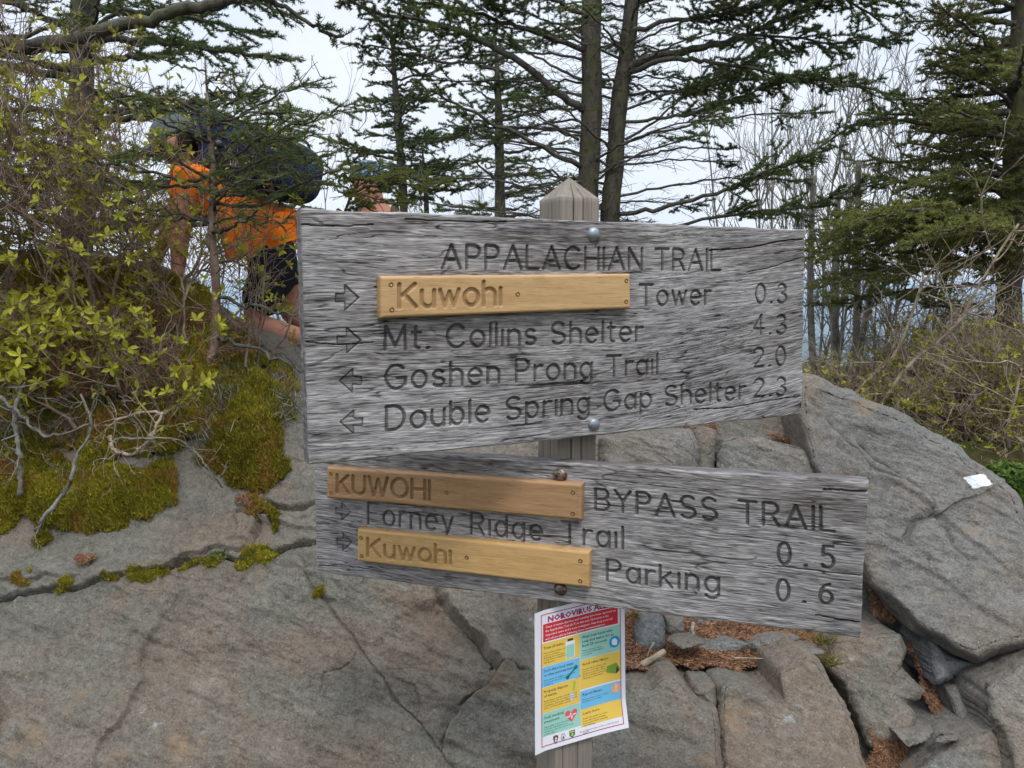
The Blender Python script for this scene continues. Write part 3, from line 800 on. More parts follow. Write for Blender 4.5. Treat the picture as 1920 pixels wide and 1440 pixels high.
    def para(u, v, heads, body, wmax, hs=.020, bs=.0105):
        for s in heads:
            text(s, u, v, hs, 'ink', len(s) * wmax / max(len(x) for x in heads), bold=0.006); v += hs * 1.55
        v += .002
        for s in body:
            if s: text(s, u, v, bs, 'ink', min(.36, len(s) * .0115)); v += bs * 1.6
    para(.105, .275, ['Treat all water.'], ['Most water filters do not', 'remove viruses.', '', 'Boiling for at least 1 minute', 'is the most reliable way to', 'kill germs.'], .23)
    para(.105, .437, ["Don't share food, water,", 'or other personal items.'], ['Norovirus is highly contagious', 'and can be spread on', 'surfaces.'], .33)
    para(.105, .585, ['Properly dispose', 'of waste.'], ['Bury waste at least 6 inches deep', 'and 200 feet from water sources,', 'campsites, and trails. Wash hands', 'after contact with others.'], .26)
    para(.105, .772, ['Seek medical', 'treatment.'], ['Especially if you become', 'severely dehydrated or', 'symptoms last for more than', 'a few days.'], .21)
    para(.525, .270, ['Wash your hands with', 'soap and water for at', 'least 20 seconds.'], ['Hand sanitizer does', 'not work well against', 'norovirus.'], .35)
    para(.525, .468, ['Avoid other hikers.'], ['Avoid others while sick', 'and for 2-3 days after', 'symptoms subside. Tent', 'when possible instead of', 'staying in shelters.'], .29)
    para(.525, .690, ['Report illness.'], ['Report cases of norovirus', 'by phone or online.'], .22)
    para(.525, .828, ['Learn more.'], ['Read the guide to learn', 'more about preventing', 'norovirus while camping', 'and hiking.'], .19)
    # bottle, spoon, trowel, heart
    poly([(.345, .262), (.445, .262), (.445, .385), (.345, .385)], 'white', .0006); poly([(.352, .288), (.438, .288), (.438, .380), (.352, .380)], 'bottle', .0009); poly([(.365, .245), (.425, .245), (.425, .262), (.365, .262)], 'ink', .0009)
    poly([(.345, .525), (.36, .51), (.45, .462), (.46, .47), (.375, .522)], 'dark_green'); ell(.455, .462, .022, .015, 'dark_green'); ell(.362, .520, .022, .014, 'dark_green')
    poly([(.425, .560), (.452, .560), (.440, .628), (.418, .628)], 'lime'); poly([(.385, .640), (.438, .640), (.430, .680), (.398, .702), (.380, .680)], 'steel')
    poly([(.40, .852), (.335, .800), (.335, .775), (.36, .762), (.385, .768), (.40, .784), (.415, .768), (.44, .762), (.465, .775), (.465, .800)], 'heart')
    for a_, c_ in (((.345, .808), (.380, .808)), ((.380, .808), (.392, .785)), ((.392, .785), (.405, .828)), ((.405, .828), (.418, .800)), ((.418, .800), (.455, .800))):
        d_ = np.array([-(c_[1] - a_[1]) * .06, .0]) + np.array([0, .004])
        poly([np.array(a_) - d_, np.array(c_) - d_, np.array(c_) + d_, np.array(a_) + d_], 'white', .0010)
    # hand badge, tent, exclamation badge
    ell(.885, .350, .058, .043, 'icon_blue'); poly([(.86, .372), (.852, .345), (.862, .326), (.874, .330), (.886, .322), (.900, .332), (.912, .340), (.914, .366), (.90, .378)], 'white', .0009)
    poly([(.79, .565), (.80, .520), (.90, .508), (.945, .560), (.90, .590)], 'tent'); poly([(.895, .588), (.905, .530), (.935, .572)], 'ink', .0009)
    ell(.895, .697, .050, .037, 'peach'); poly([(.889, .672), (.901, .672), (.898, .705), (.892, .705)], 'white', .0009); ell(.895, .715, .006, .005, 'white', .0009, 10)
    # foot: emblems and contact line
    poly([(.20, .915), (.225, .910), (.252, .915), (.252, .935), (.238, .962), (.226, .972), (.212, .962), (.200, .935)], 'brown'); poly([(.228, .92), (.242, .94), (.215, .94)], 'white', .0009); poly([(.214, .945), (.238, .945), (.226, .962)], 'white', .0009)
    ell(.305, .938, .024, .024, 'ink', .0006); ell(.305, .938, .020, .020, 'paper', .0008); poly([(.305, .922), (.316, .950), (.294, .950)], 'ink', .0010)
    poly([(.372, .910), (.432, .910), (.432, .945), (.402, .966), (.372, .945)], 'dark_green', .0006); poly([(.380, .916), (.424, .916), (.424, .924), (.380, .924)], 'yellow', .0009); poly([(.402, .926), (.416, .948), (.388, .948)], 'yellow', .0009)
    text('appalachiantrail.org/norovirus | (304) 535-6331', .48, .945, .010, 'ink', .42)
    o = b.build('paper_notice', mats, None, smooth=True, origin=W(np.array(.5), np.array(1.0)))
    tag(o, 'colourful paper norovirus notice stapled to the post below the lower board', 'notice')
    for (u, v) in ((.45, .537), (.52, .955), (.47, .05)):
        s = MB()
        p0, p1 = W(np.array(u), np.array(v), .0015), W(np.array(u + .055), np.array(v - .006), .0015)
        s.tube(np.array([p0 - f1.n * .003, p0, p1, p1 - f1.n * .003]), .0006, .0006, 4)
        s.build('staple', M['bolt'], o)
poster()
# ------------------------------------------------------------------ the bedrock: depth of its face over the picture, then one sheet of real rock
COLS = [(-500, [(1950, 1.75), (1440, 2.0), (1100, 2.36), (950, 2.55), (850, 2.68), (700, 2.95), (470, 3.4)], 440),
        (0,    [(1950, 1.75), (1440, 2.0), (1100, 2.36), (950, 2.55), (850, 2.68), (700, 2.95), (480, 3.35)], 470),
        (250,  [(1950, 1.76), (1440, 2.0), (1080, 2.36), (940, 2.56), (850, 2.70), (700, 2.95), (500, 3.35)], 500),
        (450,  [(1950, 1.78), (1440, 2.0), (1050, 2.36), (900, 2.62), (800, 2.75), (690, 2.95), (580, 3.3)], 622),
        (570,  [(1950, 1.80), (1440, 2.0), (1020, 2.38), (860, 2.66), (760, 2.85), (680, 3.1)], 688),
        (750,  [(1950, 1.82), (1440, 2.0), (1100, 2.3), (900, 2.62), (680, 3.15)], 672),
        (940,  [(1950, 1.84), (1440, 2.0), (1260, 2.15), (1130, 2.35), (900, 2.7), (680, 3.2)], 675),
        (1010, [(1950, 1.85), (1440, 2.02), (1255, 2.20), (1200, 2.42), (1130, 2.5), (870, 2.8), (690, 3.2)], 680),
        (1160, [(1950, 1.86), (1440, 2.04), (1290, 2.20), (1190, 2.52), (1130, 2.62), (870, 2.86), (690, 3.2)], 690),
        (1300, [(1950, 1.88), (1440, 2.06), (1290, 2.24), (1170, 2.62), (1130, 2.70), (870, 2.95), (700, 3.25)], 695),
        (1500, [(1950, 1.90), (1440, 2.10), (1260, 2.33), (1180, 2.52), (1000, 2.78), (850, 3.0), (715, 3.2)], 725),
        (1700, [(1950, 1.92), (1440, 2.14), (1250, 2.44), (1100, 2.70), (950, 2.95), (840, 3.2)], 850),
        (1900, [(1950, 1.92), (1440, 2.14), (1250, 2.44), (1100, 2.70), (1020, 2.9)], 1020),
        (2400, [(1950, 1.92), (1440, 2.14), (1300, 2.44), (1200, 2.70)], 1190)]
_gx = np.arange(-500, 2401, 10.0); _gy = np.arange(300, 1951, 10.0)
_cx = [c[0] for c in COLS]
_tab = np.array([[0.0] * len(_gy)] * len(COLS))
for k, (x, pts, r) in enumerate(COLS):
    ys = np.array([p[0] for p in pts][::-1], float); ds = np.array([p[1] for p in pts][::-1])
    _tab[k] = np.interp(_gy, ys, ds) + np.where(_gy < ys[0], (ys[0] - _gy) * 0.0022, 0)
_D = np.stack([np.interp(_gx, _cx, _tab[:, j]) for j in range(len(_gy))], 0)
def _blur(a, n):
    for ax in (0, 1):
        p = np.pad(a, [(n, n) if i == ax else (0, 0) for i in (0, 1)], 'edge')
        c = np.cumsum(np.insert(p, 0, 0, ax), ax)
        a = (np.take(c, range(2 * n + 1, c.shape[ax]), ax) - np.take(c, range(0, c.shape[ax] - 2 * n - 1), ax)) / (2 * n + 1)
    return a
_D = _blur(_blur(_D, 2), 2)
def D0(x, y):
    x = np.clip((np.asarray(x, float) - _gx[0]) / 10, 0, len(_gx) - 1.001); y = np.clip((np.asarray(y, float) - _gy[0]) / 10, 0, len(_gy) - 1.001)
    i, j = y.astype(int), x.astype(int); fy, fx = y - i, x - j
    return (_D[i, j] * (1 - fy) * (1 - fx) + _D[i, j + 1] * (1 - fy) * fx + _D[i + 1, j] * fy * (1 - fx) + _D[i + 1, j + 1] * fy * fx)
def ridge(x): return np.interp(x, _cx, [c[2] for c in COLS])

def poly_dist(X, Y, pts, jag=0.0, seed=0):
    """signed distance (pixels) to a polyline, positive on its left, and the position along it"""
    best = np.full(X.shape, 1e9); sgn = np.ones(X.shape); par = np.zeros(X.shape)
    if jag:
        n1 = fbm(np.stack([X * .02, Y * .02, 0 * X + seed], -1), 3, seed); n2 = fbm(np.stack([X * .02, Y * .02, 0 * X + seed + 50], -1), 3, seed + 7)
        X = X + jag * n1; Y = Y + jag * n2
    pts = np.asarray(pts, float); m = len(pts) - 1
    for k, (a, b) in enumerate(zip(pts[:-1], pts[1:])):
        d = b - a; t = np.clip(((X - a[0]) * d[0] + (Y - a[1]) * d[1]) / (d @ d), 0, 1)
        ex, ey = X - a[0] - t * d[0], Y - a[1] - t * d[1]
        dd = np.hypot(ex, ey); cl = dd < best
        best = np.where(cl, dd, best); sgn = np.where(cl, np.sign(d[0] * ey - d[1] * ex), sgn); par = np.where(cl, (k + t) / m, par)
    return best, sgn, par

# cracks: points, half width px, depth m, step m (positive: the side on the right of the line stands proud)
CRACKS = [([(-80, 1142), (0, 1128), (95, 1112), (180, 1092), (260, 1072), (360, 1050), (440, 1038), (540, 1022), (600, 1008), (720, 985), (840, 950)], 4.6, .034, -.010),
          ([(300, 1055), (420, 1030), (470, 1024)], 3.5, .02, -.008),
          ([(0, 1095), (60, 1090), (160, 1082)], 3.5, .015, -.004),
          ([(440, 962), (484, 965), (466, 1022)], 5, .03, .022),
          ([(500, 950), (560, 947), (600, 942), (700, 925)], 5, .03, -.006),
          ([(545, 1035), (590, 1100), (640, 1170), (668, 1212), (705, 1265), (760, 1330), (780, 1350), (822, 1405), (850, 1442), (900, 1500)], 3.4, .018, .010),
          ([(668, 1216), (655, 1240), (610, 1262), (598, 1300)], 2, .008, 0),
          ([(780, 1350), (778, 1310), (768, 1285), (740, 1262)], 2, .008, .003),
          ([(830, 1102), (850, 1135), (895, 1200), (935, 1240), (925, 1268), (880, 1300), (850, 1345), (830, 1380), (825, 1405)], 4.5, .035, -.030),
          ([(925, 1245), (980, 1262), (1030, 1268), (1100, 1290)], 6, .05, .012),
          ([(305, 1165), (270, 1215), (265, 1235), (275, 1270), (262, 1300), (240, 1335), (205, 1375), (180, 1440), (160, 1500)], 2.2, .007, .010),
          ([(302, 1075), (298, 1110)], 3, .012, .006),
          ([(12, 1265), (0, 1330), (-20, 1380)], 3, .01, .008),
          ([(1348, 1282), (1349, 1340), (1352, 1440), (1352, 1600)], 3, .03, .006),
          ([(1060, 820), (1100, 860), (1140, 930)], 4, .02, .01)]

def rock_relief(X, Y):
    """metres towards the camera added to the smooth face, from the cracks and ledges"""
    h = np.zeros(X.shape)
    for k, (pts, w, d, stp) in enumerate(CRACKS):
        a = np.array(pts, float); lo, hi = a.min(0) - 160, a.max(0) + 160
        msk = (X > lo[0]) & (X < hi[0]) & (Y > lo[1]) & (Y < hi[1])
        if not msk.any(): continue
        x, y = X[msk], Y[msk]
        dist, s, par = poly_dist(x, y, pts, 14, k * 3)
        wv = 0.55 * w * (0.6 + 0.9 * np.clip(noise(np.stack([x * .03, y * .03, 0 * x + k], -1), 5) + .35, 0, 1))
        fade = sstep(0, 0.06, par) * sstep(1, 0.94, par) * 0.7 + 0.3
        g = -d * np.exp(-(dist / wv) ** 2) * fade
        g = g + stp * fade * s * np.where(s > 0, np.exp(-dist / 110), np.exp(-dist / 60)) * sstep(0, 3, dist)
        h[msk] += g
    return h

def face_normals(v, ny, nx):
    v = v.reshape(ny, nx, 3)
    n = np.cross(np.gradient(v, axis=1), np.gradient(v, axis=0))
    return (n / (np.linalg.norm(n, axis=-1, keepdims=True) + 1e-12))

def rock_noise(p, amp=1.0, seed=0):
    strat = p @ np.array([0.35, 0.5, 0.8])
    q = np.stack([p[..., 0] * 5, p[..., 1] * 5, strat * 22], -1)
    r = 0.030 * fbm(p * 2.3, 4, seed + 1) + 0.013 * fbm(q, 4, seed + 2, 0.55) + 0.007 * fbm(p * 26, 4, seed + 3, 0.6)
    # small conchoidal chips
    c = noise(p * 9, seed + 4)
    r = r + 0.006 * (np.abs(c) ** 0.5 * np.sign(c))
    return amp * r

nx = 1120; ny = 620
xs = np.linspace(-480, 2300, nx); t = np.linspace(0, 1, ny)
X = np.repeat(xs[None], ny, 0)
Yr = ridge(xs)[None] + 22 * fbm(np.stack([xs * .008, 0 * xs, 0 * xs], -1), 4, 2)[None]
Y = 1900 + (Yr - 1900) * t[:, None] ** 0.92
Vtx = P(X, Y, D0(X, Y))
# beyond the crest the rock rolls over and drops behind
nb = 40; k = np.linspace(0, 1, nb + 1)[1:, None, None]
crest = Vtx[-1][None]
back = crest + np.concatenate([0 * k, 1.3 * k, 0.10 * np.sin(k * 3) - 1.5 * k ** 2], -1)
V2 = np.concatenate([Vtx, back], 0); ny2 = ny + nb
N = face_normals(V2, ny2, nx)
if N[ny // 2, nx // 2] @ np.array([0, -1, .3]) < 0: N = -N
rel = np.concatenate([rock_relief(X, Y), np.zeros((nb, nx))], 0)
V2 = V2 + N * (rock_noise(V2, 1.0, 1) + rel)[..., None]
o = link('rock_outcrop', make_mesh('rock_outcrop', V2.reshape(-1, 3), grid_quads(ny2, nx)[:, ::1], None, True), M['rock'], origin=(0.0, 2.2, 0.6))
tag(o, 'sloping grey brown bedrock bank behind the signpost', None, None, 'structure')
outcrop = o
def S(x, y, lift=0.0):
    """point on the bedrock face, with its ledges and unevenness"""
    x = np.asarray(x, float); y = np.asarray(y, float)
    p = P(x, y, D0(x, y) - lift)
    e = 6.0
    n = np.cross(P(x + e, y, D0(x + e, y)) - p, P(x, y - e, D0(x, y - e)) - p)
    n = n / np.linalg.norm(n, axis=-1, keepdims=True)
    n = np.where((n[..., 1:2] > 0), -n, n)
    rl = rock_relief(np.atleast_2d(x), np.atleast_2d(y)).reshape(x.shape)
    return p + n * (rock_noise(p, 1.0, 1) + rl)[..., None], n

# ------------------------------------------------------------------ separate slabs and stones
def star_block(name, outline, cD, gx, gy, label, cat, mat, thick=0.3, bulge=0.05, amp=0.6, seed=0, group=None, na=200, nr=56, edge=7, kind=None, centre=None, lam=0.0, creases=()):
    """a block of rock: its outline as seen, a sloping face of its own and real thickness behind"""
    o_ = np.array(outline, float)
    c = o_.mean(0) if centre is None else np.array(centre, float)
    th = np.linspace(-math.pi, math.pi, na, endpoint=False)
    # ray casting from the centre on the outline
    rad = np.zeros(na)
    for a, b in zip(o_, np.roll(o_, -1, 0)):
        d = np.stack([np.cos(th), np.sin(th)], -1); e = b - a; w = a - c
        den = d[:, 0] * e[1] - d[:, 1] * e[0] + 1e-12
        tt = (w[0] * e[1] - w[1] * e[0]) / den; uu = (w[0] * d[:, 1] - w[1] * d[:, 0]) / den
        ok = (uu >= -1e-6) & (uu <= 1 + 1e-6) & (tt > 0)
        rad = np.where(ok & (tt > rad), tt, rad)
    rad = np.convolve(np.concatenate([rad[-2:], rad, rad[:2]]), [.1, .2, .4, .2, .1], 'valid')
    pe = np.stack([np.cos(th) * 3.0, np.sin(th) * 3.0, 0 * th + seed], -1)
    redge = edge * fbm(pe * 3, 5, seed + 3, 0.65)
    r = np.concatenate([np.linspace(0, 0.9, nr - 14) ** 0.8, np.linspace(0.9, 1, 15)[1:]])
    rr2 = r[:, None] * (rad + redge * r[:, None] ** 5); X = c[0] + rr2 * np.cos(th); Y = c[1] + rr2 * np.sin(th)
    D = cD + gx * (X - c[0]) + gy * (Y - c[1])
    rim = np.minimum(1 - r[:, None], 1) * rad[None]
    D = D - bulge + bulge * 1.0 * np.exp(-rim / 8.0)
    V = P(X, Y, D)
    seg = 14
    kk = np.linspace(0, 1, seg + 1)[1:, None, None]
    rimP = V[-1][None]; cen = V[0].mean(0)
    out = rimP - cen
    bk = rimP + np.array([0, 1.0, -0.12]) * thick * kk + out * (0.03 * np.sin(kk * 3.1) - 0.10 * kk)
    V = np.concatenate([V, bk], 0); n = nr + seg
    nrm = np.zeros_like(V); nrm[:nr] = np.array([0, -0.8, 0.6])
    on = out / (np.linalg.norm(out, axis=-1, keepdims=True) + 1e-9)
    nrm[nr:] = on
    nrm[nr - 1] = (nrm[nr - 1] + on[0]) / 2
    disp = rock_noise(V + seed * 3.1, amp, seed)
    if lam:
        dirn = np.array([0.55, 0.3, 0.62]); s_ = V @ dirn
        disp = disp + .5 * lam * fbm(np.stack([s_ * 30, V[..., 0] * 2.0, V[..., 2] * 1.0], -1), 4, seed + 9, 0.6)
        for fq, am in ((6.5, 1.6), (17.0, .7)):
            sq = s_ * fq + 0.7 * fbm(V * 2.0, 3, seed + 13); fr = sq - np.floor(sq)
            disp = disp + lam * am * (0.5 - fr + sstep(0.90, 1.0, fr)) * np.clip(.35 + 1.1 * noise(V * 2.2 + fq, seed + 15), 0, 1)
    for kq, (pts, w, d, stp) in enumerate(creases):
        dd, s2, par = poly_dist(X, Y, pts, 10, seed + kq)
        fade = sstep(0, .1, par) * sstep(1, .9, par)
        disp[:nr] += -d * np.exp(-(dd / w) ** 2) * fade + stp * s2 * np.exp(-dd / 70) * fade * sstep(0, 4, dd)
    V = V + nrm * disp[..., None]
    q = grid_quads(n, na, True)
    me = make_mesh(name, V.reshape(-1, 3), q, None, True, ngons=[np.arange(na) + (n - 1) * na])
    ob = link(name, me, mat, origin=V[-1].mean(0))
    if kind: tag(ob, label, None, None, kind)
    else: tag(ob, label, cat, group)
    ob['_c'] = [float(c[0]), float(c[1])]
    del ob['_c']
    return ob, (lambda x, y: P(x, y, cD + gx * (np.asarray(x, float) - c[0]) + gy * (np.asarray(y, float) - c[1]) - bulge))

GY = -0.0011
slab, slabP = star_block('rock_slab', [(1492, 690), (1503, 701), (1522, 701), (1545, 709), (1565, 722), (1597, 727), (1616, 742), (1652, 754), (1678, 763), (1706, 778), (1718, 793), (1741, 806), (1766, 816), (1797, 833), (1818, 856), (1843, 876), (1855, 884), (1872, 894), (1908, 924), (1918, 948), (1935, 985), (1995, 1070), (2060, 1160), (1990, 1200), (1920, 1215), (1880, 1222), (1832, 1243), (1800, 1230), (1740, 1195), (1715, 1180), (1690, 1150), (1660, 1120), (1632, 1100), (1600, 1040), (1560, 960), (1530, 900), (1506, 850), (1492, 780), (1488, 720)],
    2.60, -0.00035, -0.0013, 'large slanting grey slab with a white painted blaze', 'rock slab', M['rock_grey'], 0.55, 0.07, 0.9, 5, None, 420, 150, 3, None, (1720, 985), 0.0075,
    (([(1520, 745), (1545, 770), (1575, 815), (1640, 880), (1700, 900)], 5, .02, .018), ([(1605, 815), (1650, 860), (1690, 880), (1740, 925), (1755, 960)], 5, .02, .018), ([(1560, 830), (1600, 870), (1630, 890)], 4, .012, .01), ([(1690, 1020), (1720, 980), (1760, 960), (1790, 1030), (1830, 1060)], 6, .02, .015), ([(1640, 1110), (1690, 1165), (1720, 1230)], 6, .02, -.012)))
# the painted blaze lies on the slab
bz = MB(); dg = bpy.context.evaluated_depsgraph_get()
def on_object(ob, x, y, lift=0.002):
    r = ray(x, y); o_ = Vector(CAM) - ob.location; d_ = Vector(r).normalized()
    ok, hit, nn, _ = ob.ray_cast(o_, d_)
    if not ok: return None, None
    h = np.array(hit + ob.location); nn = np.array(nn)
    if nn @ np.array(d_) > 0: nn = -nn
    return h + nn * lift, nn
ol = [(1807, 897), (1812, 893), (1826, 892), (1832, 890), (1845, 889), (1848, 893), (1853, 899), (1857, 903), (1861, 908), (1858, 911), (1848, 912), (1836, 914), (1828, 917), (1823, 915), (1818, 908), (1811, 901)]
om = np.array(ol, float); cc = om.mean(0); loops = []
for f_ in np.linspace(.02, 1, 16):
    ring = []
    for k_ in range(64):
        q_ = k_ / 64 * len(om); i_ = int(q_); p_ = om[i_] + (om[(i_ + 1) % len(om)] - om[i_]) * (q_ - i_)
        p_ = cc + (p_ - cc) * (f_ + ((0.05 * math.sin(k_ * 7.3) + 0.035 * math.sin(k_ * 2.9)) if f_ == 1 else 0))
        w_, n_ = on_object(slab, p_[0], p_[1], 0.0012); ring.append(w_ if w_ is not None else slabP(p_[0], p_[1]))
    loops.append(ring)
bz.add(np.array(loops).reshape(-1, 3), grid_quads(16, 64, True))
pm = Mat('white_blaze_paint', 0.6, 0.3); pm.color(pm.mix(pm.rng(pm.noise(70, 6, .75), .56, .64, 0, .7), (.58, .60, .62), (.24, .24, .23))); pm.bump(pm.noise(120, 4), .3, .004)
blaze = bz.build('painted_blaze', pm.m, slab)
tag(blaze, 'white painted trail blaze')

BL = [
 ('rock_block', [(1850, 1290), (1880, 1262), (1925, 1222), (1990, 1190), (2080, 1230), (2080, 1520), (1960, 1540), (1905, 1470), (1880, 1380), (1855, 1340)], 2.05, 'tall cracked block at the right edge below the white blazed slab', 'rock', 'rock_grey', .35),
 ('rock_block', [(1700, 1452), (1760, 1405), (1815, 1382), (1862, 1360), (1884, 1398), (1895, 1440), (1925, 1500), (1850, 1580), (1700, 1560)], 2.00, 'low grey block at the lower right corner in front of the needle gully', 'rock', 'rock_grey', .35),
 ('rock_block', [(1735, 1188), (1745, 1192), (1770, 1218), (1802, 1236), (1836, 1246), (1800, 1262), (1772, 1278), (1752, 1284), (1744, 1250)], 2.30, 'blue grey triangular stone wedged under the big slab', 'rock', 'rock_blue', .2),
 ('rock_block', [(1770, 1284), (1800, 1280), (1850, 1285), (1856, 1330), (1830, 1358), (1806, 1372), (1790, 1340)], 2.22, 'small square stone between the two needle filled gaps', 'rock', 'rock_grey', .2),
 ('rock_block', [(1562, 1180), (1600, 1172), (1640, 1190), (1692, 1184), (1704, 1215), (1688, 1252), (1740, 1295), (1726, 1312), (1700, 1316), (1722, 1340), (1715, 1366), (1680, 1390), (1644, 1402), (1632, 1408), (1600, 1330), (1575, 1280), (1545, 1250)], 2.24, 'wide mottled slab under the right end of the lower board', 'rock', 'rock', .3),
 ('rock_block', [(1346, 1282), (1376, 1276), (1398, 1290), (1432, 1304), (1452, 1316), (1462, 1306), (1458, 1256), (1490, 1244), (1512, 1230), (1530, 1232), (1556, 1272), (1590, 1318), (1606, 1372), (1618, 1420), (1640, 1480), (1640, 1620), (1346, 1640), (1345, 1440)], 2.08, 'broad brown grey slab right of the vertical crack beside the notice', 'rock', 'rock', .35),
 ('rock_block', [(1110, 1330), (1170, 1296), (1182, 1282), (1222, 1286), (1244, 1264), (1266, 1263), (1280, 1276), (1296, 1302), (1318, 1322), (1346, 1330), (1352, 1440), (1352, 1640), (1080, 1640), (1090, 1440)], 2.06, 'broad brown grey slab directly behind the paper notice', 'rock', 'rock', .35),
 ('rock_block', [(1300, 1282), (1340, 1284), (1344, 1326), (1320, 1322), (1298, 1300)], 2.16, 'small angular chip of rock set between the two broad slabs', 'rock', 'rock', .12),
 ('rock_block', [(1195, 1190), (1206, 1166), (1236, 1152), (1246, 1160), (1248, 1214), (1226, 1226), (1194, 1222)], 2.42, 'upright dark blue grey stone in the needles right of the notice', 'rock', 'rock_blue', .15),
 ('rock_block', [(1248, 1160), (1284, 1158), (1282, 1186), (1262, 1194), (1250, 1190)], 2.50, 'pale squarish stone beside the upright blue grey stone', 'rock', 'rock_grey', .12),
 ('rock_block', [(1306, 1160), (1334, 1162), (1336, 1180), (1310, 1182)], 2.56, 'small pale stone tucked under the lower board', 'rock', 'rock_grey', .12),
 ('rock_block', [(1290, 1216), (1330, 1204), (1368, 1202), (1400, 1206), (1414, 1198), (1440, 1192), (1490, 1192), (1504, 1202), (1476, 1208), (1448, 1214), (1428, 1224), (1380, 1226), (1340, 1226), (1280, 1228)], 2.42, 'long low blue grey ledge in the needles below the lower board', 'rock', 'rock_blue', .2),
 ('flat_stone', [(1252, 1200), (1268, 1192), (1300, 1190), (1322, 1200), (1330, 1206), (1300, 1212), (1280, 1217), (1262, 1208)], 2.34, 'thin loose brown flagstone lying on the needles', 'stone', 'rock', .03),
 ('flat_stone', [(1472, 1222), (1484, 1208), (1506, 1204), (1540, 1212), (1556, 1224), (1530, 1228), (1508, 1226), (1490, 1226)], 2.30, 'thin loose pale flagstone on top of the right broad slab', 'stone', 'rock_grey', .03),
 ('rock_block', [(1132, 822), (1180, 812), (1240, 812), (1292, 808), (1306, 836), (1302, 880), (1300, 920), (1132, 920)], 2.80, 'square grey ledge between the two boards beside the post', 'rock', 'rock_grey', .3),
 ('rock_block', [(1345, 850), (1356, 826), (1392, 818), (1428, 814), (1470, 832), (1520, 842), (1534, 868), (1536, 940), (1345, 940)], 2.82, 'rounded grey ledge left of the slanting slab between the boards', 'rock', 'rock_grey', .3),
 ('rock_block', [(1304, 812), (1330, 800), (1344, 806), (1342, 860), (1336, 920), (1306, 920)], 2.90, 'narrow brown stone in the gap between the two grey ledges', 'rock', 'rock', .2),
 ('flat_stone', [(1690, 1388), (1720, 1358), (1745, 1352), (1752, 1372), (1740, 1388), (1704, 1400)], 2.10, 'rounded grey stone in the needle gully at lower right', 'stone', 'rock_grey', .08),
 ('flat_stone', [(1752, 1392), (1768, 1380), (1800, 1380), (1798, 1388), (1770, 1394)], 2.06, 'thin pale stone flake in the needle gully at lower right', 'stone', 'rock_grey', .02)]
for i_, (nm, ol_, cD_, lb_, ct_, mt_, tk_) in enumerate(BL):
    sz = (max(p[0] for p in ol_) - min(p[0] for p in ol_))
    star_block(nm, ol_, cD_, -0.0002 if sz > 100 else 0.0, GY if nm == 'rock_block' else -0.004, lb_, ct_, M[mt_], tk_, min(.026, .0004 * sz + .006), 0.9 if sz > 150 else 0.45, 60 + i_, None, 200 if sz > 100 else 90, 70 if sz > 100 else 34, 5 if sz > 100 else 2.5, None, None, 0.004 if sz > 150 else .0012)

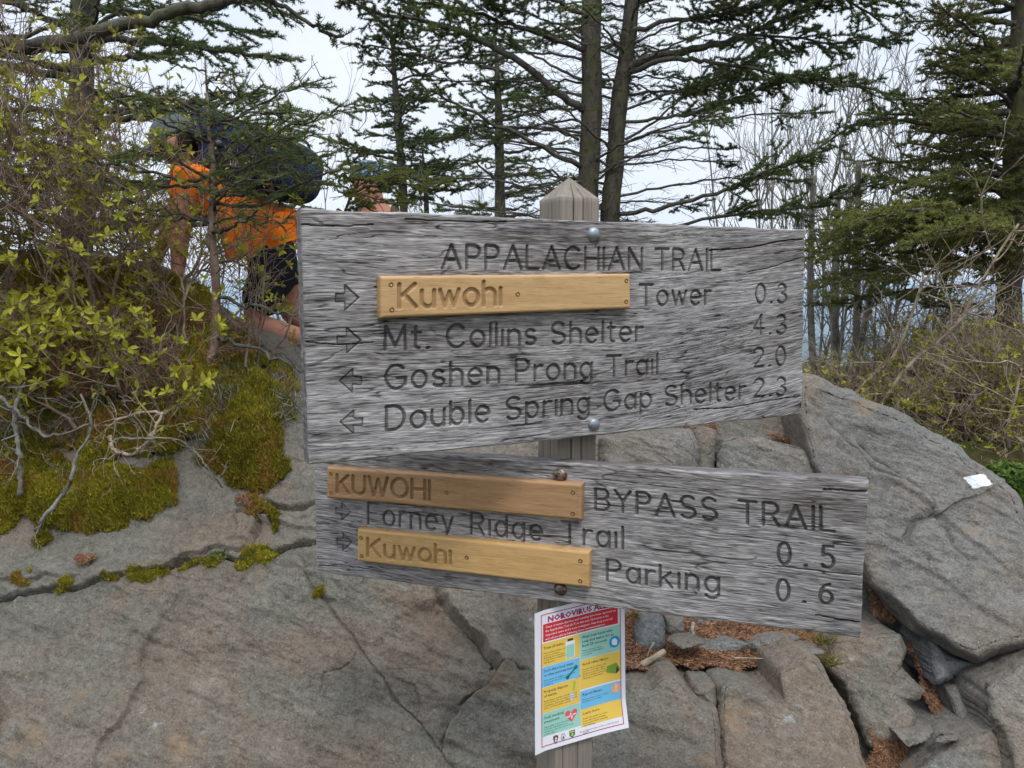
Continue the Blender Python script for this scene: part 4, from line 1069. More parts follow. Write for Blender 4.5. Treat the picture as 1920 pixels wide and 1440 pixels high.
# ------------------------------------------------------------------ moss cushions on the bank
def in_poly(x, y, p):
    ins = np.zeros(x.shape, bool); p = np.asarray(p, float)
    for a, b in zip(p, np.roll(p, -1, 0)):
        ins ^= ((a[1] > y) != (b[1] > y)) & (x < (b[0] - a[0]) * (y - a[1]) / (b[1] - a[1] + 1e-12) + a[0])
    return ins
rs = np.random.RandomState(7)
def moss_patch(poly, thick, label, blades, mats, seed, mound=0.04, edge=10, step=4.0, blade=0.013, name='moss'):
    p = np.array(poly, float); lo, hi = p.min(0) - 15, p.max(0) + 15
    xs_, ys_ = np.arange(lo[0], hi[0], step), np.arange(lo[1], hi[1], step)
    X_, Y_ = np.meshgrid(xs_, ys_)
    jx = 22 * fbm(np.stack([X_ * .03, Y_ * .03, 0 * X_], -1), 4, seed); jy = 22 * fbm(np.stack([X_ * .03, Y_ * .03, 0 * X_ + 5], -1), 4, seed + 1)
    ins = in_poly(X_ + jx, Y_ + jy, p)
    d = np.full(X_.shape, 1e9)
    for a, b in zip(p, np.roll(p, -1, 0)):
        e = b - a; t_ = np.clip(((X_ + jx - a[0]) * e[0] + (Y_ + jy - a[1]) * e[1]) / (e @ e + 1e-9), 0, 1)
        d = np.minimum(d, np.hypot(X_ + jx - a[0] - t_ * e[0], Y_ + jy - a[1] - t_ * e[1]))
    d = np.where(ins, d, -d)
    B, Nn = S(X_, Y_)
    hh = thick * np.sqrt(np.clip(d / (edge * 3.0), 0, 1)) + mound * np.clip(fbm(B * 7, 3, seed + 4) + .25, 0, 1) * np.clip(d / 40, 0, 1) + 0.012 * fbm(B * 40, 3, seed + 6) * np.clip(d / 12, 0, 1)
    hh = np.where(d > -1, hh, -0.03)
    Vm = B + Nn * hh[..., None] + np.array([0, 0, 0.25]) * hh[..., None]
    q = grid_quads(len(ys_), len(xs_)); keep = (d.ravel()[q] > -2).all(1)
    b = MB(); b.add(Vm.reshape(-1, 3), q[keep], m=0)
    # upright tips all over the cushion
    cand = np.argwhere(d > 0); n = blades
    pk = cand[rs.randint(0, len(cand), n)]
    base = Vm[pk[:, 0], pk[:, 1]] + rs.normal(0, 0.004, (n, 3)); nn = Nn[pk[:, 0], pk[:, 1]]
    dr = nn * 0.7 + np.array([0, 0, 0.5]) + rs.normal(0, 0.45, (n, 3)); dr /= np.linalg.norm(dr, axis=1, keepdims=True)
    sd_ = np.cross(dr, rs.normal(0, 1, (n, 3))); sd_ /= np.linalg.norm(sd_, axis=1, keepdims=True)
    ln = blade * rs.uniform(.5, 1.3, n)[:, None]; w = blade * 0.16
    tri = np.stack([base - sd_ * w, base + sd_ * w, base + dr * ln], 1).reshape(-1, 3)
    cl = np.clip(0.45 + 0.5 * fbm(base * 9, 3, seed + 8) + rs.normal(0, .18, n), 0, 1)
    b.add(tri, None, np.arange(3 * n).reshape(-1, 3), np.repeat(cl, 3), 1)
    o_ = b.build(name, mats, None, True, Vm[len(ys_) // 2, len(xs_) // 2])
    return tag(o_, label, None, None, 'stuff')
MM = [M['moss_base'], M['moss']]
moss_patch([(-80, 815), (60, 832), (150, 860), (250, 880), (330, 862), (336, 905), (328, 944), (262, 975), (190, 1000), (120, 1008), (84, 985), (40, 968), (0, 995), (-80, 1010)], .035, 'broad olive moss cushion along the top of the rock on the left', 42000, MM, 3)
moss_patch([(372, 852), (410, 800), (452, 715), (490, 690), (530, 730), (543, 790), (532, 830), (550, 880), (535, 908), (502, 920), (482, 928), (440, 918), (405, 898)], .05, 'thick mound of moss beside the left end of the boards', 36000, MM, 5, .05)
moss_patch([(452, 938), (478, 932), (500, 938), (516, 960), (534, 990), (522, 1000), (490, 972), (464, 958)], .022, 'narrow ragged moss strip running down a joint left of the lower board', 3500, MM, 15, .012, 5, 3.0, .010)
moss_patch([(-80, 480), (60, 470), (240, 490), (390, 556), (440, 622), (480, 650), (560, 704), (560, 730), (490, 700), (430, 790), (330, 850), (200, 872), (60, 836), (-80, 820)], .04, 'mossy ground under the shrubs on top of the bank', 60000, MM, 8, .09, 10, 5.0, 0.016)
for i_, (x_, y_, a_, b_) in enumerate(((42, 1093, 22, 8), (122, 1099, 24, 10), (205, 1088, 18, 8), (270, 1079, 40, 11), (482, 1040, 42, 10), (597, 1108, 6, 14), (80, 1010, 20, 22), (372, 1056, 40, 6))):
    moss_patch([(x_ + a_ * math.cos(t_), y_ + b_ * math.sin(t_) - .22 * a_ * math.cos(t_)) for t_ in np.linspace(0, 6.28, 12)[:-1]], .016, 'small moss tuft growing along the long crack in the rock', 900, MM, 20 + i_, .01, 4, 2.5, .009)

# grey lichen and dead twiggy litter on the bank
def tufts(name, spots, label, mat, seed, h=0.05, n=900, r=0.05, w=0.0012, curl=0.5):
    rr = np.random.RandomState(seed); b = MB()
    for (x, y, s) in spots:
        p0, n0 = S(np.array(float(x)), np.array(float(y)))
        m = int(n * s)
        base = p0 + np.stack([rr.normal(0, r * s, m), rr.normal(0, r * s * .6, m), rr.normal(0, r * s * .5, m)], -1) + n0 * 0.02
        d = n0 * 0.6 + np.array([0, 0, .7]) + rr.normal(0, curl, (m, 3)); d /= np.linalg.norm(d, axis=1, keepdims=True)
        ln = h * rr.uniform(.4, 1.2, m)[:, None]
        mid = base + d * ln * .55 + rr.normal(0, h * .12, (m, 3)); tip = mid + (d + rr.normal(0, .7, (m, 3))) * ln * .45
        sd_ = np.cross(d, rr.normal(0, 1, (m, 3))); sd_ /= np.linalg.norm(sd_, axis=1, keepdims=True)
        v = np.stack([base - sd_ * w, base + sd_ * w, mid + sd_ * w * .8, mid - sd_ * w * .8, tip], 1).reshape(-1, 3)
        k5 = np.arange(m)[:, None] * 5
        b.add(v, k5 + np.array([[0, 1, 2, 3]]), k5 + np.array([[3, 2, 4]]), np.repeat(rr.rand(m), 5))
    o_ = b.build(name, mat, None, False, S(np.array(float(spots[0][0])), np.array(float(spots[0][1])))[0])
    return tag(o_, label, None, None, 'stuff')
rr = np.random.RandomState(3)
tufts('lichen', [(rr.uniform(0, 540), rr.uniform(640, 830), rr.uniform(.5, 1.2)) for _ in range(46)], 'pale grey reindeer lichen scattered over the mossy bank', M['lichen'], 4, .045, 500, .045, .0014, .7)

# fallen needles, in the hollows of the rock
def litter(regions, n, label, seed, size=0.021, soilm=True):
    rr = np.random.RandomState(seed); b = MB()
    tot = sum(r[1] for r in regions)
    for poly, wgt in regions:
        p = np.array(poly, float); lo, hi = p.min(0), p.max(0); m = int(n * wgt / tot)
        pts = rr.uniform(lo - 4, hi + 4, (m * 4, 2))
        j = 7 * np.stack([fbm(np.stack([pts[:, 0] * .05, pts[:, 1] * .05, 0 * pts[:, 0]], -1), 3, 3), fbm(np.stack([pts[:, 0] * .05, pts[:, 1] * .05, 0 * pts[:, 0] + 9], -1), 3, 3)], -1)
        pts = pts[in_poly(pts[:, 0] + j[:, 0], pts[:, 1] + j[:, 1], p)][:m]; m = len(pts)
        xs_, ys_ = np.arange(lo[0] - 6, hi[0] + 6, 4.0), np.arange(lo[1] - 6, hi[1] + 6, 4.0)
        X_, Y_ = np.meshgrid(xs_, ys_); ins = in_poly(X_, Y_, p)
        B, Nn = S(X_, Y_)
        hh = 0.012 + .01 * fbm(B * 20, 3, seed) + LIFT
        Vm = B + Nn * hh[..., None]; q = grid_quads(len(ys_), len(xs_)); keep = ins.ravel()[q].all(1)
        if keep.any() and soilm: b.add(Vm.reshape(-1, 3), q[keep], m=0)
        B, Nn = S(pts[:, 0], pts[:, 1])
        base = B + Nn * (0.014 + LIFT + .01 * fbm(B * 20, 3, seed)[:, None] + rr.uniform(0, .006, m)[:, None])
        d = rr.normal(0, 1, (m, 3)); d -= Nn * (d * Nn).sum(1, keepdims=True) * 0.85; d /= np.linalg.norm(d, axis=1, keepdims=True)
        s_ = np.cross(d, Nn); s_ /= np.linalg.norm(s_, axis=1, keepdims=True)
        ln = size * rr.uniform(.5, 1.2, m)[:, None]; w = .0010
        v = np.stack([base - d * ln / 2 - s_ * w, base + d * ln / 2 - s_ * w * .6, base + d * ln / 2 + s_ * w * .6 + Nn * .003, base - d * ln / 2 + s_ * w + Nn * .001], 1).reshape(-1, 3)
        c = np.repeat(np.clip(rr.beta(2, 2.4, m), 0, 1), 4)
        b.add(v, np.arange(4 * m).reshape(-1, 4), None, c, 1)
    o_ = b.build('needle_litter', [M['soil'], M['litter']], None, False, S(np.array(p[:, 0].mean()), np.array(p[:, 1].mean()))[0])
    return tag(o_, label, None, None, 'stuff')
LIFT = 0.012
litter([([(1150, 1175), (1200, 1150), (1300, 1165), (1400, 1180), (1500, 1185), (1540, 1196), (1550, 1215), (1510, 1235), (1460, 1255), (1400, 1264), (1370, 1276), (1300, 1276), (1270, 1264), (1240, 1266), (1200, 1276), (1150, 1278)], 1.0),
        ([(1540, 1220), (1560, 1230), (1590, 1290), (1600, 1320), (1580, 1305), (1555, 1265)], .15)], 26000, 'brown fallen fir needles filling the ledge below the lower board', 31)
LIFT = 0.06
litter([([(1615, 1120), (1630, 1128), (1640, 1160), (1672, 1178), (1690, 1185), (1640, 1190), (1620, 1175)], .25),
        ([(1640, 1065), (1680, 1022), (1740, 1012), (1720, 1040), (1690, 1075), (1660, 1085)], .2),
        ([(1680, 1240), (1705, 1210), (1712, 1236), (1745, 1262), (1750, 1300), (1790, 1330), (1815, 1370), (1780, 1390), (1735, 1360), (1715, 1320)], .6),
        ([(1760, 1278), (1830, 1250), (1880, 1225), (1930, 1200), (1940, 1215), (1880, 1262), (1810, 1310), (1795, 1300)], .5),
        ([(1590, 1450), (1640, 1410), (1690, 1395), (1760, 1385), (1820, 1375), (1760, 1405), (1700, 1440), (1660, 1480), (1600, 1480)], .5),
        ([(1536, 1236), (1566, 1236), (1600, 1300), (1640, 1400), (1640, 1450), (1618, 1430), (1596, 1340), (1560, 1285)], .35),
        ([(1800, 1222), (1850, 1200), (1840, 1220), (1830, 1240)], .1)], 26000, 'brown fallen needles in the gullies between the blocks at the right', 32)
LIFT = 0.0
litter([([(1200, 826), (1290, 806), (1345, 800), (1340, 840), (1310, 835)], .4), ([(1430, 822), (1500, 828), (1530, 846), (1480, 836)], .3)], 2500, 'fallen needles on the ledge between the two boards', 33)
litter([([(440, 935), (490, 930), (500, 950), (470, 955)], .3), ([(150, 1050), (185, 1045), (180, 1062), (155, 1064)], .2)], 700, 'dead brown needles caught in the moss on the left rock', 34)

LIFT = 0.075
litter([([(-60, 560), (120, 560), (330, 600), (470, 640), (480, 690), (300, 760), (120, 780), (-60, 740)], 1.0)], 9000, 'brown dead leaves and twig litter between the shrub stems on the bank', 35, .03, False)
LIFT = 0.0
# a broken stick, dry grass
def stick(pts, r0, r1, label, mat, D=None, kind='broken_stick', cat='stick'):
    b = MB(); q = smooth_path([np.asarray(p) for p in pts], 10); b.tube(q, r0, r1, 8); o_ = b.build(kind, mat, None, True, q[0]); return tag(o_, label, cat)
stick([P(1202, 1248, 2.27), P(1222, 1236, 2.285), P(1246, 1221, 2.30)], .011, .009, 'short pale broken stick on the needles right of the notice', M['bark_tan'])
stick([P(1376, 1234, 2.32), P(1400, 1234, 2.32), P(1432, 1235, 2.31)], .003, .002, 'thin straight dry stem lying on the needles', M['bark_tan'])
stick([P(1226, 1205, 2.33), P(1220, 1215, 2.32), P(1213, 1232, 2.30)], .003, .002, 'thin bleached twig leaning on the upright blue grey stone', M['bark_tan'])
stick([P(1300, 1168, 2.46), P(1298, 1180, 2.44), P(1301, 1190, 2.40)], .007, .004, 'pale bleached wood splinter standing behind the flagstone', M['bark_grey'])
def grass(x, y, D, label, seed, n=36, h=.055):
    rr = np.random.RandomState(seed); b = MB(); p0 = P(x, y, D)
    for k_ in range(n):
        d = np.array([rr.normal(0, .6), rr.normal(0, .5) - .2, rr.uniform(.5, 1)]); l = h * rr.uniform(.5, 1.2)
        base = p0 + np.array([rr.normal(0, .012), rr.normal(0, .01), 0])
        b.tube([base, base + d * l * .6, base + d * l + np.array([d[0], d[1], -.5]) * l * .3], .0012, .0004, 3, rr.rand())
    return tag(b.build('grass_tuft', M['leaf_olive'], None, True, p0), label, 'grass tuft')
grass(1540, 1206, 2.32, 'yellowish grass tuft beside the pale flagstone', 1)
grass(1558, 1246, 2.24, 'yellowish grass tuft drooping below the pale flagstone', 2)
grass(1186, 1158, 2.5, 'small yellowish moss tuft at the upper right edge of the notice', 3, 20, .03)
# ------------------------------------------------------------------ land behind the rock, far ridges
def ground_z(x, y):
    """height of the ridge-top ground behind the bedrock; beyond it the mountain falls away"""
    r = np.hypot(x, y)
    z = 0.55 + 0.05 * np.sin(x * 1.3) * np.cos(y * 1.1)
    z = z + 0.25 * sstep(1.2, 2.0, x) * sstep(7.0, 5.0, y)
    fall = np.clip(y - 9.0, 0, None)
    z = z - 0.10 * fall - 0.30 * np.clip(y - 14, 0, None) * sstep(14, 40, y)
    return np.maximum(z, -420)
def build_ground():
    th = np.linspace(0, 2 * math.pi, 240, endpoint=False)
    rr_ = np.concatenate([np.linspace(0.4, 12, 60), np.geomspace(12.6, 14000, 60)])
    R, T = np.meshgrid(rr_, th, indexing='ij')
    x, y = R * np.sin(T), R * np.cos(T)
    front = sstep(2.9, 3.6, y)
    z = np.where(front > 0, ground_z(x, y) * front + (0.0) * (1 - front), 0.0)
    z = z + 0.06 * fbm(np.stack([x, y, 0 * x], -1), 3, 3) * np.clip(R, 0, 6)
    z = np.where(y < 2.9, 0.04 * fbm(np.stack([x * 2, y * 2, 0 * x], -1), 3, 3), z)
    z = np.where(R > 300, z - 60 + 120 * fbm(np.stack([x / 700, y / 700, 0 * x], -1), 4, 9), z)
    V = np.stack([x, y, z], -1)
    m = Mat('forest_ground', 0.95, 0.1)
    m.color(m.mix(m.rng(m.noise(5, 6, .7), .4, .6), m.ramp(m.noise(30, 5, .7), [(.3, (.03, .022, .012)), (.7, (.11, .075, .04))]), (.045, .06, .014)))
    m.bump(m.noise(25, 5, .75), .8, .03)
    V = np.concatenate([V.reshape(-1, 3), [[0, 0, 0]]])
    n0 = len(V) - 1; k_ = np.arange(240)
    me = make_mesh('ground', V, grid_quads(len(rr_), 240, True)[:, ::-1], np.stack([np.full(240, n0), (k_ + 1) % 240, k_], -1), True)
    tag(link('ground', me, m.m), 'needle covered ground on the ridge top', None, None, 'structure')
build_ground()
def far_ridge(name, dist, ytop, amp, seed, x0, x1, label):
    """a forested mountain ridge; ytop is where its crest shows in the picture"""
    xs_ = np.linspace(x0, x1, 260); n = 40
    top = CAM[2] + (HORIZON - ytop) / FPX * dist
    rows = []
    for k_ in range(n):
        f = k_ / (n - 1)
        yy = dist + dist * 0.22 * (f - 0.55) / 0.45
        prof = math.exp(-((f - 0.55) / 0.28) ** 2)
        zz = top - dist * 0.06 * (1 - prof) + amp * fbm(np.stack([xs_ / dist * 9, 0 * xs_ + f * 2.5, 0 * xs_], -1), 5, seed) * (0.4 + 0.6 * prof)
        rows.append(np.stack([xs_, np.full_like(xs_, yy), zz], -1))
    m = Mat('far_forest', .95, .05); m.color(m.ramp(m.noise(.02, 5, .7), [(.3, (.02, .035, .02)), (.7, (.06, .075, .035))]))
    me = make_mesh(name, np.array(rows).reshape(-1, 3), grid_quads(n, 260), None, True)
    tag(link(name, me, m.m), label, None, None, 'structure')
far_ridge('mountains', 2300, 640, 30, 3, -3200, 3200, 'nearer forested ridge below the skyline')
far_ridge('mountains', 4600, 590, 50, 5, -6000, 6000, 'blue forested ridge in the distance')
far_ridge('mountains', 8200, 556, 60, 7, -9500, 9500, 'farthest pale blue ridge along the horizon')

# ------------------------------------------------------------------ plants
DENS = 3.3
class Needles:
    """collects twig segments; makes all their needles at once"""
    def __init__(self): self.a = []; self.b = []; self.d = []
    def add(self, p, dens):
        p = np.asarray(p); self.a.append(p[:-1]); self.b.append(p[1:]); self.d.append(np.full(len(p) - 1, dens))
    def into(self, mb, rr, length=.018, width=.0017, m=0, flat=0.6, tint=None):
        if not self.a: return
        a, b, d = np.concatenate(self.a), np.concatenate(self.b), np.concatenate(self.d)
        L = np.linalg.norm(b - a, axis=1); n = np.maximum(0, (L * d * DENS + rr.rand(len(L))).astype(int))
        i = np.repeat(np.arange(len(L)), n); N = len(i)
        t_ = rr.rand(N)[:, None]
        base = a[i] + (b[i] - a[i]) * t_
        f = (b - a)[i] / (L[i][:, None] + 1e-9)
        up = np.array([0, 0, 1.0])
        s = np.cross(f, up); s /= np.linalg.norm(s, axis=1, keepdims=True) + 1e-6
        u = np.cross(s, f)
        th = rr.rand(N) * 2 * math.pi
        rad = np.cos(th)[:, None] * s + (np.sin(th) * flat + 0.25)[:, None] * u
        d_ = f * rr.uniform(.25, .75, N)[:, None] + rad; d_ /= np.linalg.norm(d_, axis=1, keepdims=True)
        w_ = np.cross(d_, rr.normal(0, 1, (N, 3))); w_ /= np.linalg.norm(w_, axis=1, keepdims=True)
        ln = length * rr.uniform(.65, 1.15, N)[:, None]
        v = np.stack([base - w_ * width, base + w_ * width, base + d_ * ln], 1).reshape(-1, 3)
        c = np.clip(.45 + .45 * noise(base * 2.5, 4) + rr.normal(0, .16, N), 0, 1)
        if tint is not None: c = np.clip(c + tint, 0, 1)
        mb.add(v, None, np.arange(3 * N).reshape(-1, 3), np.repeat(c, 3), m)

def nrm(v): return v / (np.linalg.norm(v) + 1e-12)
def wig(p0, d, L, n, rr, w=.15, lift=0.0):
    """a wandering twig"""
    out = [np.asarray(p0, float)]; d = nrm(np.asarray(d, float))
    for k_ in range(n):
        d = nrm(d + rr.normal(0, w, 3) + np.array([0, 0, lift])); out.append(out[-1] + d * L / n)
    return np.array(out)

def fir_limb(tw, nd, path, r0, r1, rr, foliage_from=.35, twig=.35, spacing=.05, dens=260, bare=.0, droop=-.05, sub=True, kk=6, tilt=0.0):
    path = smooth_path(path, max(8, int(len(path) * 4)))
    path = path + np.concatenate([[[0, 0, 0]], rr.normal(0, .006, (len(path) - 1, 3))])
    tw.tube(path, r0, r1, kk, rr.rand())
    seg = np.linalg.norm(np.diff(path, axis=0), axis=1); cum = np.concatenate([[0], np.cumsum(seg)]); L = cum[-1]
    s = foliage_from * L * (0.25 if bare else 1); side = 1
    while s < L:
        i = min(np.searchsorted(cum, s) - 1, len(path) - 2); i = max(i, 0)
        p = path[i] + (path[i + 1] - path[i]) * (s - cum[i]) / (seg[i] + 1e-9)
        f = nrm(path[i + 1] - path[i]); sv = np.cross(f, [0, 0, 1.0]); sv = nrm(sv); u = np.cross(sv, f)
        ang = math.radians(rr.uniform(42, 68))
        frac = s / L
        d = f * math.cos(ang) + (sv * side + u * rr.normal(tilt, .28)) * math.sin(ang)
        tl = twig * (0.35 + 0.65 * (1 - max(0, frac - foliage_from) / (1.02 - foliage_from)) ** .8) * rr.uniform(.55, 1.15)
        leafy = frac > foliage_from and rr.rand() > bare * (1 - frac)
        q = wig(p, d, tl, 5, rr, .10, droop * .4)
        tw.tube(q, max(.0022, r1 * .55), .0012, 3, rr.rand(), cap=False)
        if leafy: nd.add(q[1:], dens)
        if sub and tl > .09:
            ns = int(tl / .045); sd2 = 1
            for k_ in range(1, ns + 1):
                ff = k_ / (ns + 1); j = min(int(ff * 5), 4); pp = q[j] + (q[j + 1] - q[j]) * (ff * 5 - j)
                f2 = nrm(q[j + 1] - q[j]); s2 = nrm(np.cross(f2, u)); 
                d2 = f2 * .62 + s2 * sd2 * .75 + u * rr.normal(0, .15)
                q2 = wig(pp, d2, tl * (1 - ff) * .55 * rr.uniform(.6, 1.2) + .02, 3, rr, .12)
                tw.tube(q2, .0014, .0009, 3, rr.rand(), cap=False)
                if leafy: nd.add(q2, dens)
                sd2 = -sd2
        s += spacing * rr.uniform(.6, 1.4); side = -side
    if foliage_from < 1: nd.add(path[int(len(path) * .75):], dens)
    return path

def stub_twigs(tw, path, n, L, rr, r=.003):
    """short dead twigs and lichen threads on a trunk or limb"""
    for _ in range(n):
        i = rr.randint(0, len(path) - 1); p = path[i] + (path[i + 1] - path[i]) * rr.rand()
        d = nrm(rr.normal(0, 1, 3) * [1, 1, .5]); q = wig(p, d, L * rr.uniform(.3, 1.2), 4, rr, .25, -.04)
        tw.tube(q, r, .0010, 3, rr.rand(), cap=False)
        for _k in range(rr.randint(0, 4)):
            j = rr.randint(1, 4); tw.tube(wig(q[j], nrm(rr.normal(0, 1, 3)), L * rr.uniform(.15, .45), 3, rr, .3), r * .5, .0008, 3, rr.rand(), cap=False)

def px_path(pts): return [P(x, y, D) for (x, y, D) in pts]
def finish_tree(name, label, cat, loc, trunks, limbs, nd, rr, bark_m, needle_m, nlen=.018, nwid=.0017, group=None, tint=None):
    root = thing(name, label, cat, loc, group)
    for tr in trunks: tr.build('trunk', bark_m, root)
    if limbs.n: limbs.build('limbs', M['bark_dark'] if bark_m is not M['bark_grey'] else bark_m, root)
    if nd is not None and nd.a:
        c = MB(); nd.into(c, rr, nlen, nwid, tint=tint); c.build('crown', needle_m, root, smooth=False)
    return root

# ---- the twin-stemmed fir behind the post
def twin_fir():
    rr = np.random.RandomState(11); nd = Needles(); lb = MB()
    def tr(pts, wob):
        b = MB(); q = smooth_path(px_path([(x, y, D) for x, y, D, r in pts]), 90)
        rad = np.interp(np.linspace(0, 1, 90), np.linspace(0, 1, len(pts)), [p[3] for p in pts])
        rad = rad * (1 + .10 * fbm(np.stack([np.linspace(0, 14, 90), np.zeros(90), np.zeros(90) + wob], -1), 3, 3))
        b.tube(q, rad, None, 20); v = b.v[0]
        v[:90 * 20] += (.012 * fbm(v[:90 * 20] * [22, 22, 7], 3, 8))[:, None] * nrm_rows(v[:90 * 20] - np.repeat(q, 20, 0))
        return b, q
    t1, q1 = tr([(1128, 860, 5.0, .085), (1112, 640, 5.05, .075), (1101, 430, 5.1, .070), (1106, 300, 5.15, .066), (1110, 180, 5.2, .063), (1108, 60, 5.25, .060), (1114, -100, 5.3, .062), (1120, -500, 5.5, .040), (1126, -900, 5.6, .008)], 1)
    t2, q2 = tr([(1150, 860, 5.15, .08), (1138, 640, 5.15, .064), (1143, 430, 5.15, .060), (1151, 330, 5.2, .056), (1160, 200, 5.25, .052), (1172, 110, 5.3, .048), (1184, 20, 5.35, .045), (1196, -120, 5.4, .046), (1225, -520, 5.6, .028), (1240, -800, 5.7, .006)], 2)
    H = [ # limbs seen in the picture: pixel path with depth, radii, where foliage starts, twig length
     ([(1092, 205, 5.15), (1040, 168, 5.05), (960, 108, 4.95), (880, 66, 4.85), (800, 42, 4.75), (700, 20, 4.7), (625, -12, 4.65)], .030, .007, .45, .34),
     ([(1095, 95, 5.2), (1010, 62, 5.1), (935, 38, 5.0), (850, 14, 4.95), (760, 2, 4.9), (690, -30, 4.8)], .020, .006, .35, .34),
     ([(1088, 312, 5.1), (1020, 278, 5.0), (938, 238, 4.9), (850, 192, 4.8), (790, 160, 4.75)], .020, .005, .6, .22),
     ([(1085, 262, 5.1), (1030, 232, 5.0), (963, 188, 4.9)], .011, .004, .75, .16),
     ([(955, 108, 4.95), (900, 120, 4.9), (830, 116, 4.85), (760, 100, 4.8), (690, 86, 4.75), (648, 78, 4.7)], .012, .004, .5, .2),
     ([(1090, 340, 5.05), (1030, 352, 4.95), (960, 338, 4.9)], .010, .003, .9, .2),
     ([(1090, 150, 5.2), (1030, 120, 5.4), (960, 84, 5.5), (900, 70, 5.6)], .012, .004, .5, .26),
     ([(1100, 30, 5.2), (1040, 0, 5.0), (960, -30, 4.8), (860, -60, 4.7), (760, -60, 4.7)], .018, .006, .2, .36),
     ([(1168, 135, 5.3), (1207, 113, 5.2), (1280, 97, 5.1), (1340, 85, 5.05), (1400, 65, 5.0), (1460, 36, 4.95), (1530, 6, 4.9), (1600, -30, 4.85)], .034, .010, .45, .42),
     ([(1166, 142, 5.3), (1240, 112, 5.1), (1300, 112, 5.0), (1363, 120, 4.95), (1480, 143, 4.85), (1613, 163, 4.75), (1727, 198, 4.7)], .022, .005, .32, .36),
     ([(1160, 232, 5.25), (1240, 222, 5.1), (1320, 206, 5.0), (1380, 188, 4.95), (1450, 158, 4.9), (1520, 150, 4.85)], .014, .004, .3, .30),
     ([(1172, 262, 5.2), (1220, 232, 5.15), (1275, 186, 5.1), (1320, 160, 5.05)], .012, .004, .6, .2),
     ([(1168, 296, 5.2), (1230, 288, 5.1), (1285, 276, 5.0), (1365, 282, 4.95)], .011, .004, .85, .22),
     ([(1150, 405, 5.15), (1215, 396, 5.0), (1280, 380, 4.9), (1347, 360, 4.8), (1413, 333, 4.7), (1457, 317, 4.65), (1513, 293, 4.6), (1580, 247, 4.55), (1664, 216, 4.5)], .018, .005, .42, .34),
     ([(1150, 420, 5.15), (1250, 425, 4.95), (1363, 402, 4.8), (1440, 396, 4.7), (1513, 390, 4.6), (1613, 350, 4.5), (1664, 322, 4.45)], .014, .004, .40, .30),
     ([(1180, 60, 5.3), (1250, 40, 5.2), (1330, 30, 5.1), (1430, 10, 5.0), (1540, -10, 4.9)], .020, .006, .25, .38),
     ([(1185, 10, 5.35), (1280, -20, 5.2), (1400, -40, 5.0), (1560, -30, 4.9), (1690, 10, 4.8)], .022, .006, .25, .44),
     ([(1400, 65, 5.0), (1480, 70, 4.95), (1570, 80, 4.9), (1660, 76, 4.85), (1712, 60, 4.8)], .010, .004, .1, .34),
     ([(1165, 180, 5.3), (1240, 170, 5.4), (1330, 160, 5.5), (1420, 110, 5.6), (1500, 96, 5.6)], .012, .004, .25, .32),
     ([(1190, -60, 5.4), (1290, -80, 5.3), (1450, -60, 5.1), (1560, -20, 5.0), (1650, 40, 4.9)], .020, .006, .2, .4)]
    for pts, r0, r1, ff, tw in H:
        q = fir_limb(lb, nd, px_path(pts), r0 * .85, r1 * .85, rr, ff, tw, .032, 330, .0, -.05, True, 7)
        stub_twigs(lb, q, 14, .16, rr, .0025)
    # more limbs all round both stems, away from and beyond the picture too
    for q, lo, hi, n in ((q1, 20, 88, 34), (q2, 20, 88, 34)):
        for k_ in range(n):
            i = int(lo + (hi - lo) * (k_ + rr.rand()) / n); p = q[i]
            az = rr.uniform(0, 2 * math.pi)
            frac = i / 89; L = (1.7 * (1 - frac) + .35) * rr.uniform(.6, 1.05)
            d = np.array([math.cos(az), math.sin(az) * .9 + .15, .25])
            path = [p + nrm(d) * L * s_ + np.array([0, 0, -.18 * L * s_ * s_]) for s_ in (0, .3, .6, 1)]
            fir_limb(lb, nd, path, .009, .003, rr, .40 if p[2] > 2.6 else .72, .24, .05, 250, .3)
    stub_twigs(lb, q1[8:70], 420, .20, rr, .003); stub_twigs(lb, q2[8:70], 360, .18, rr, .003)
    finish_tree('fir_tree', 'twin trunked dark fir standing right behind the post', 'fir tree', q1[0], [t1, t2], lb, nd, rr, M['bark_moss'], M['needles'], .020, .0026)
def nrm_rows(v): return v / (np.linalg.norm(v, axis=1, keepdims=True) + 1e-9)
twin_fir()

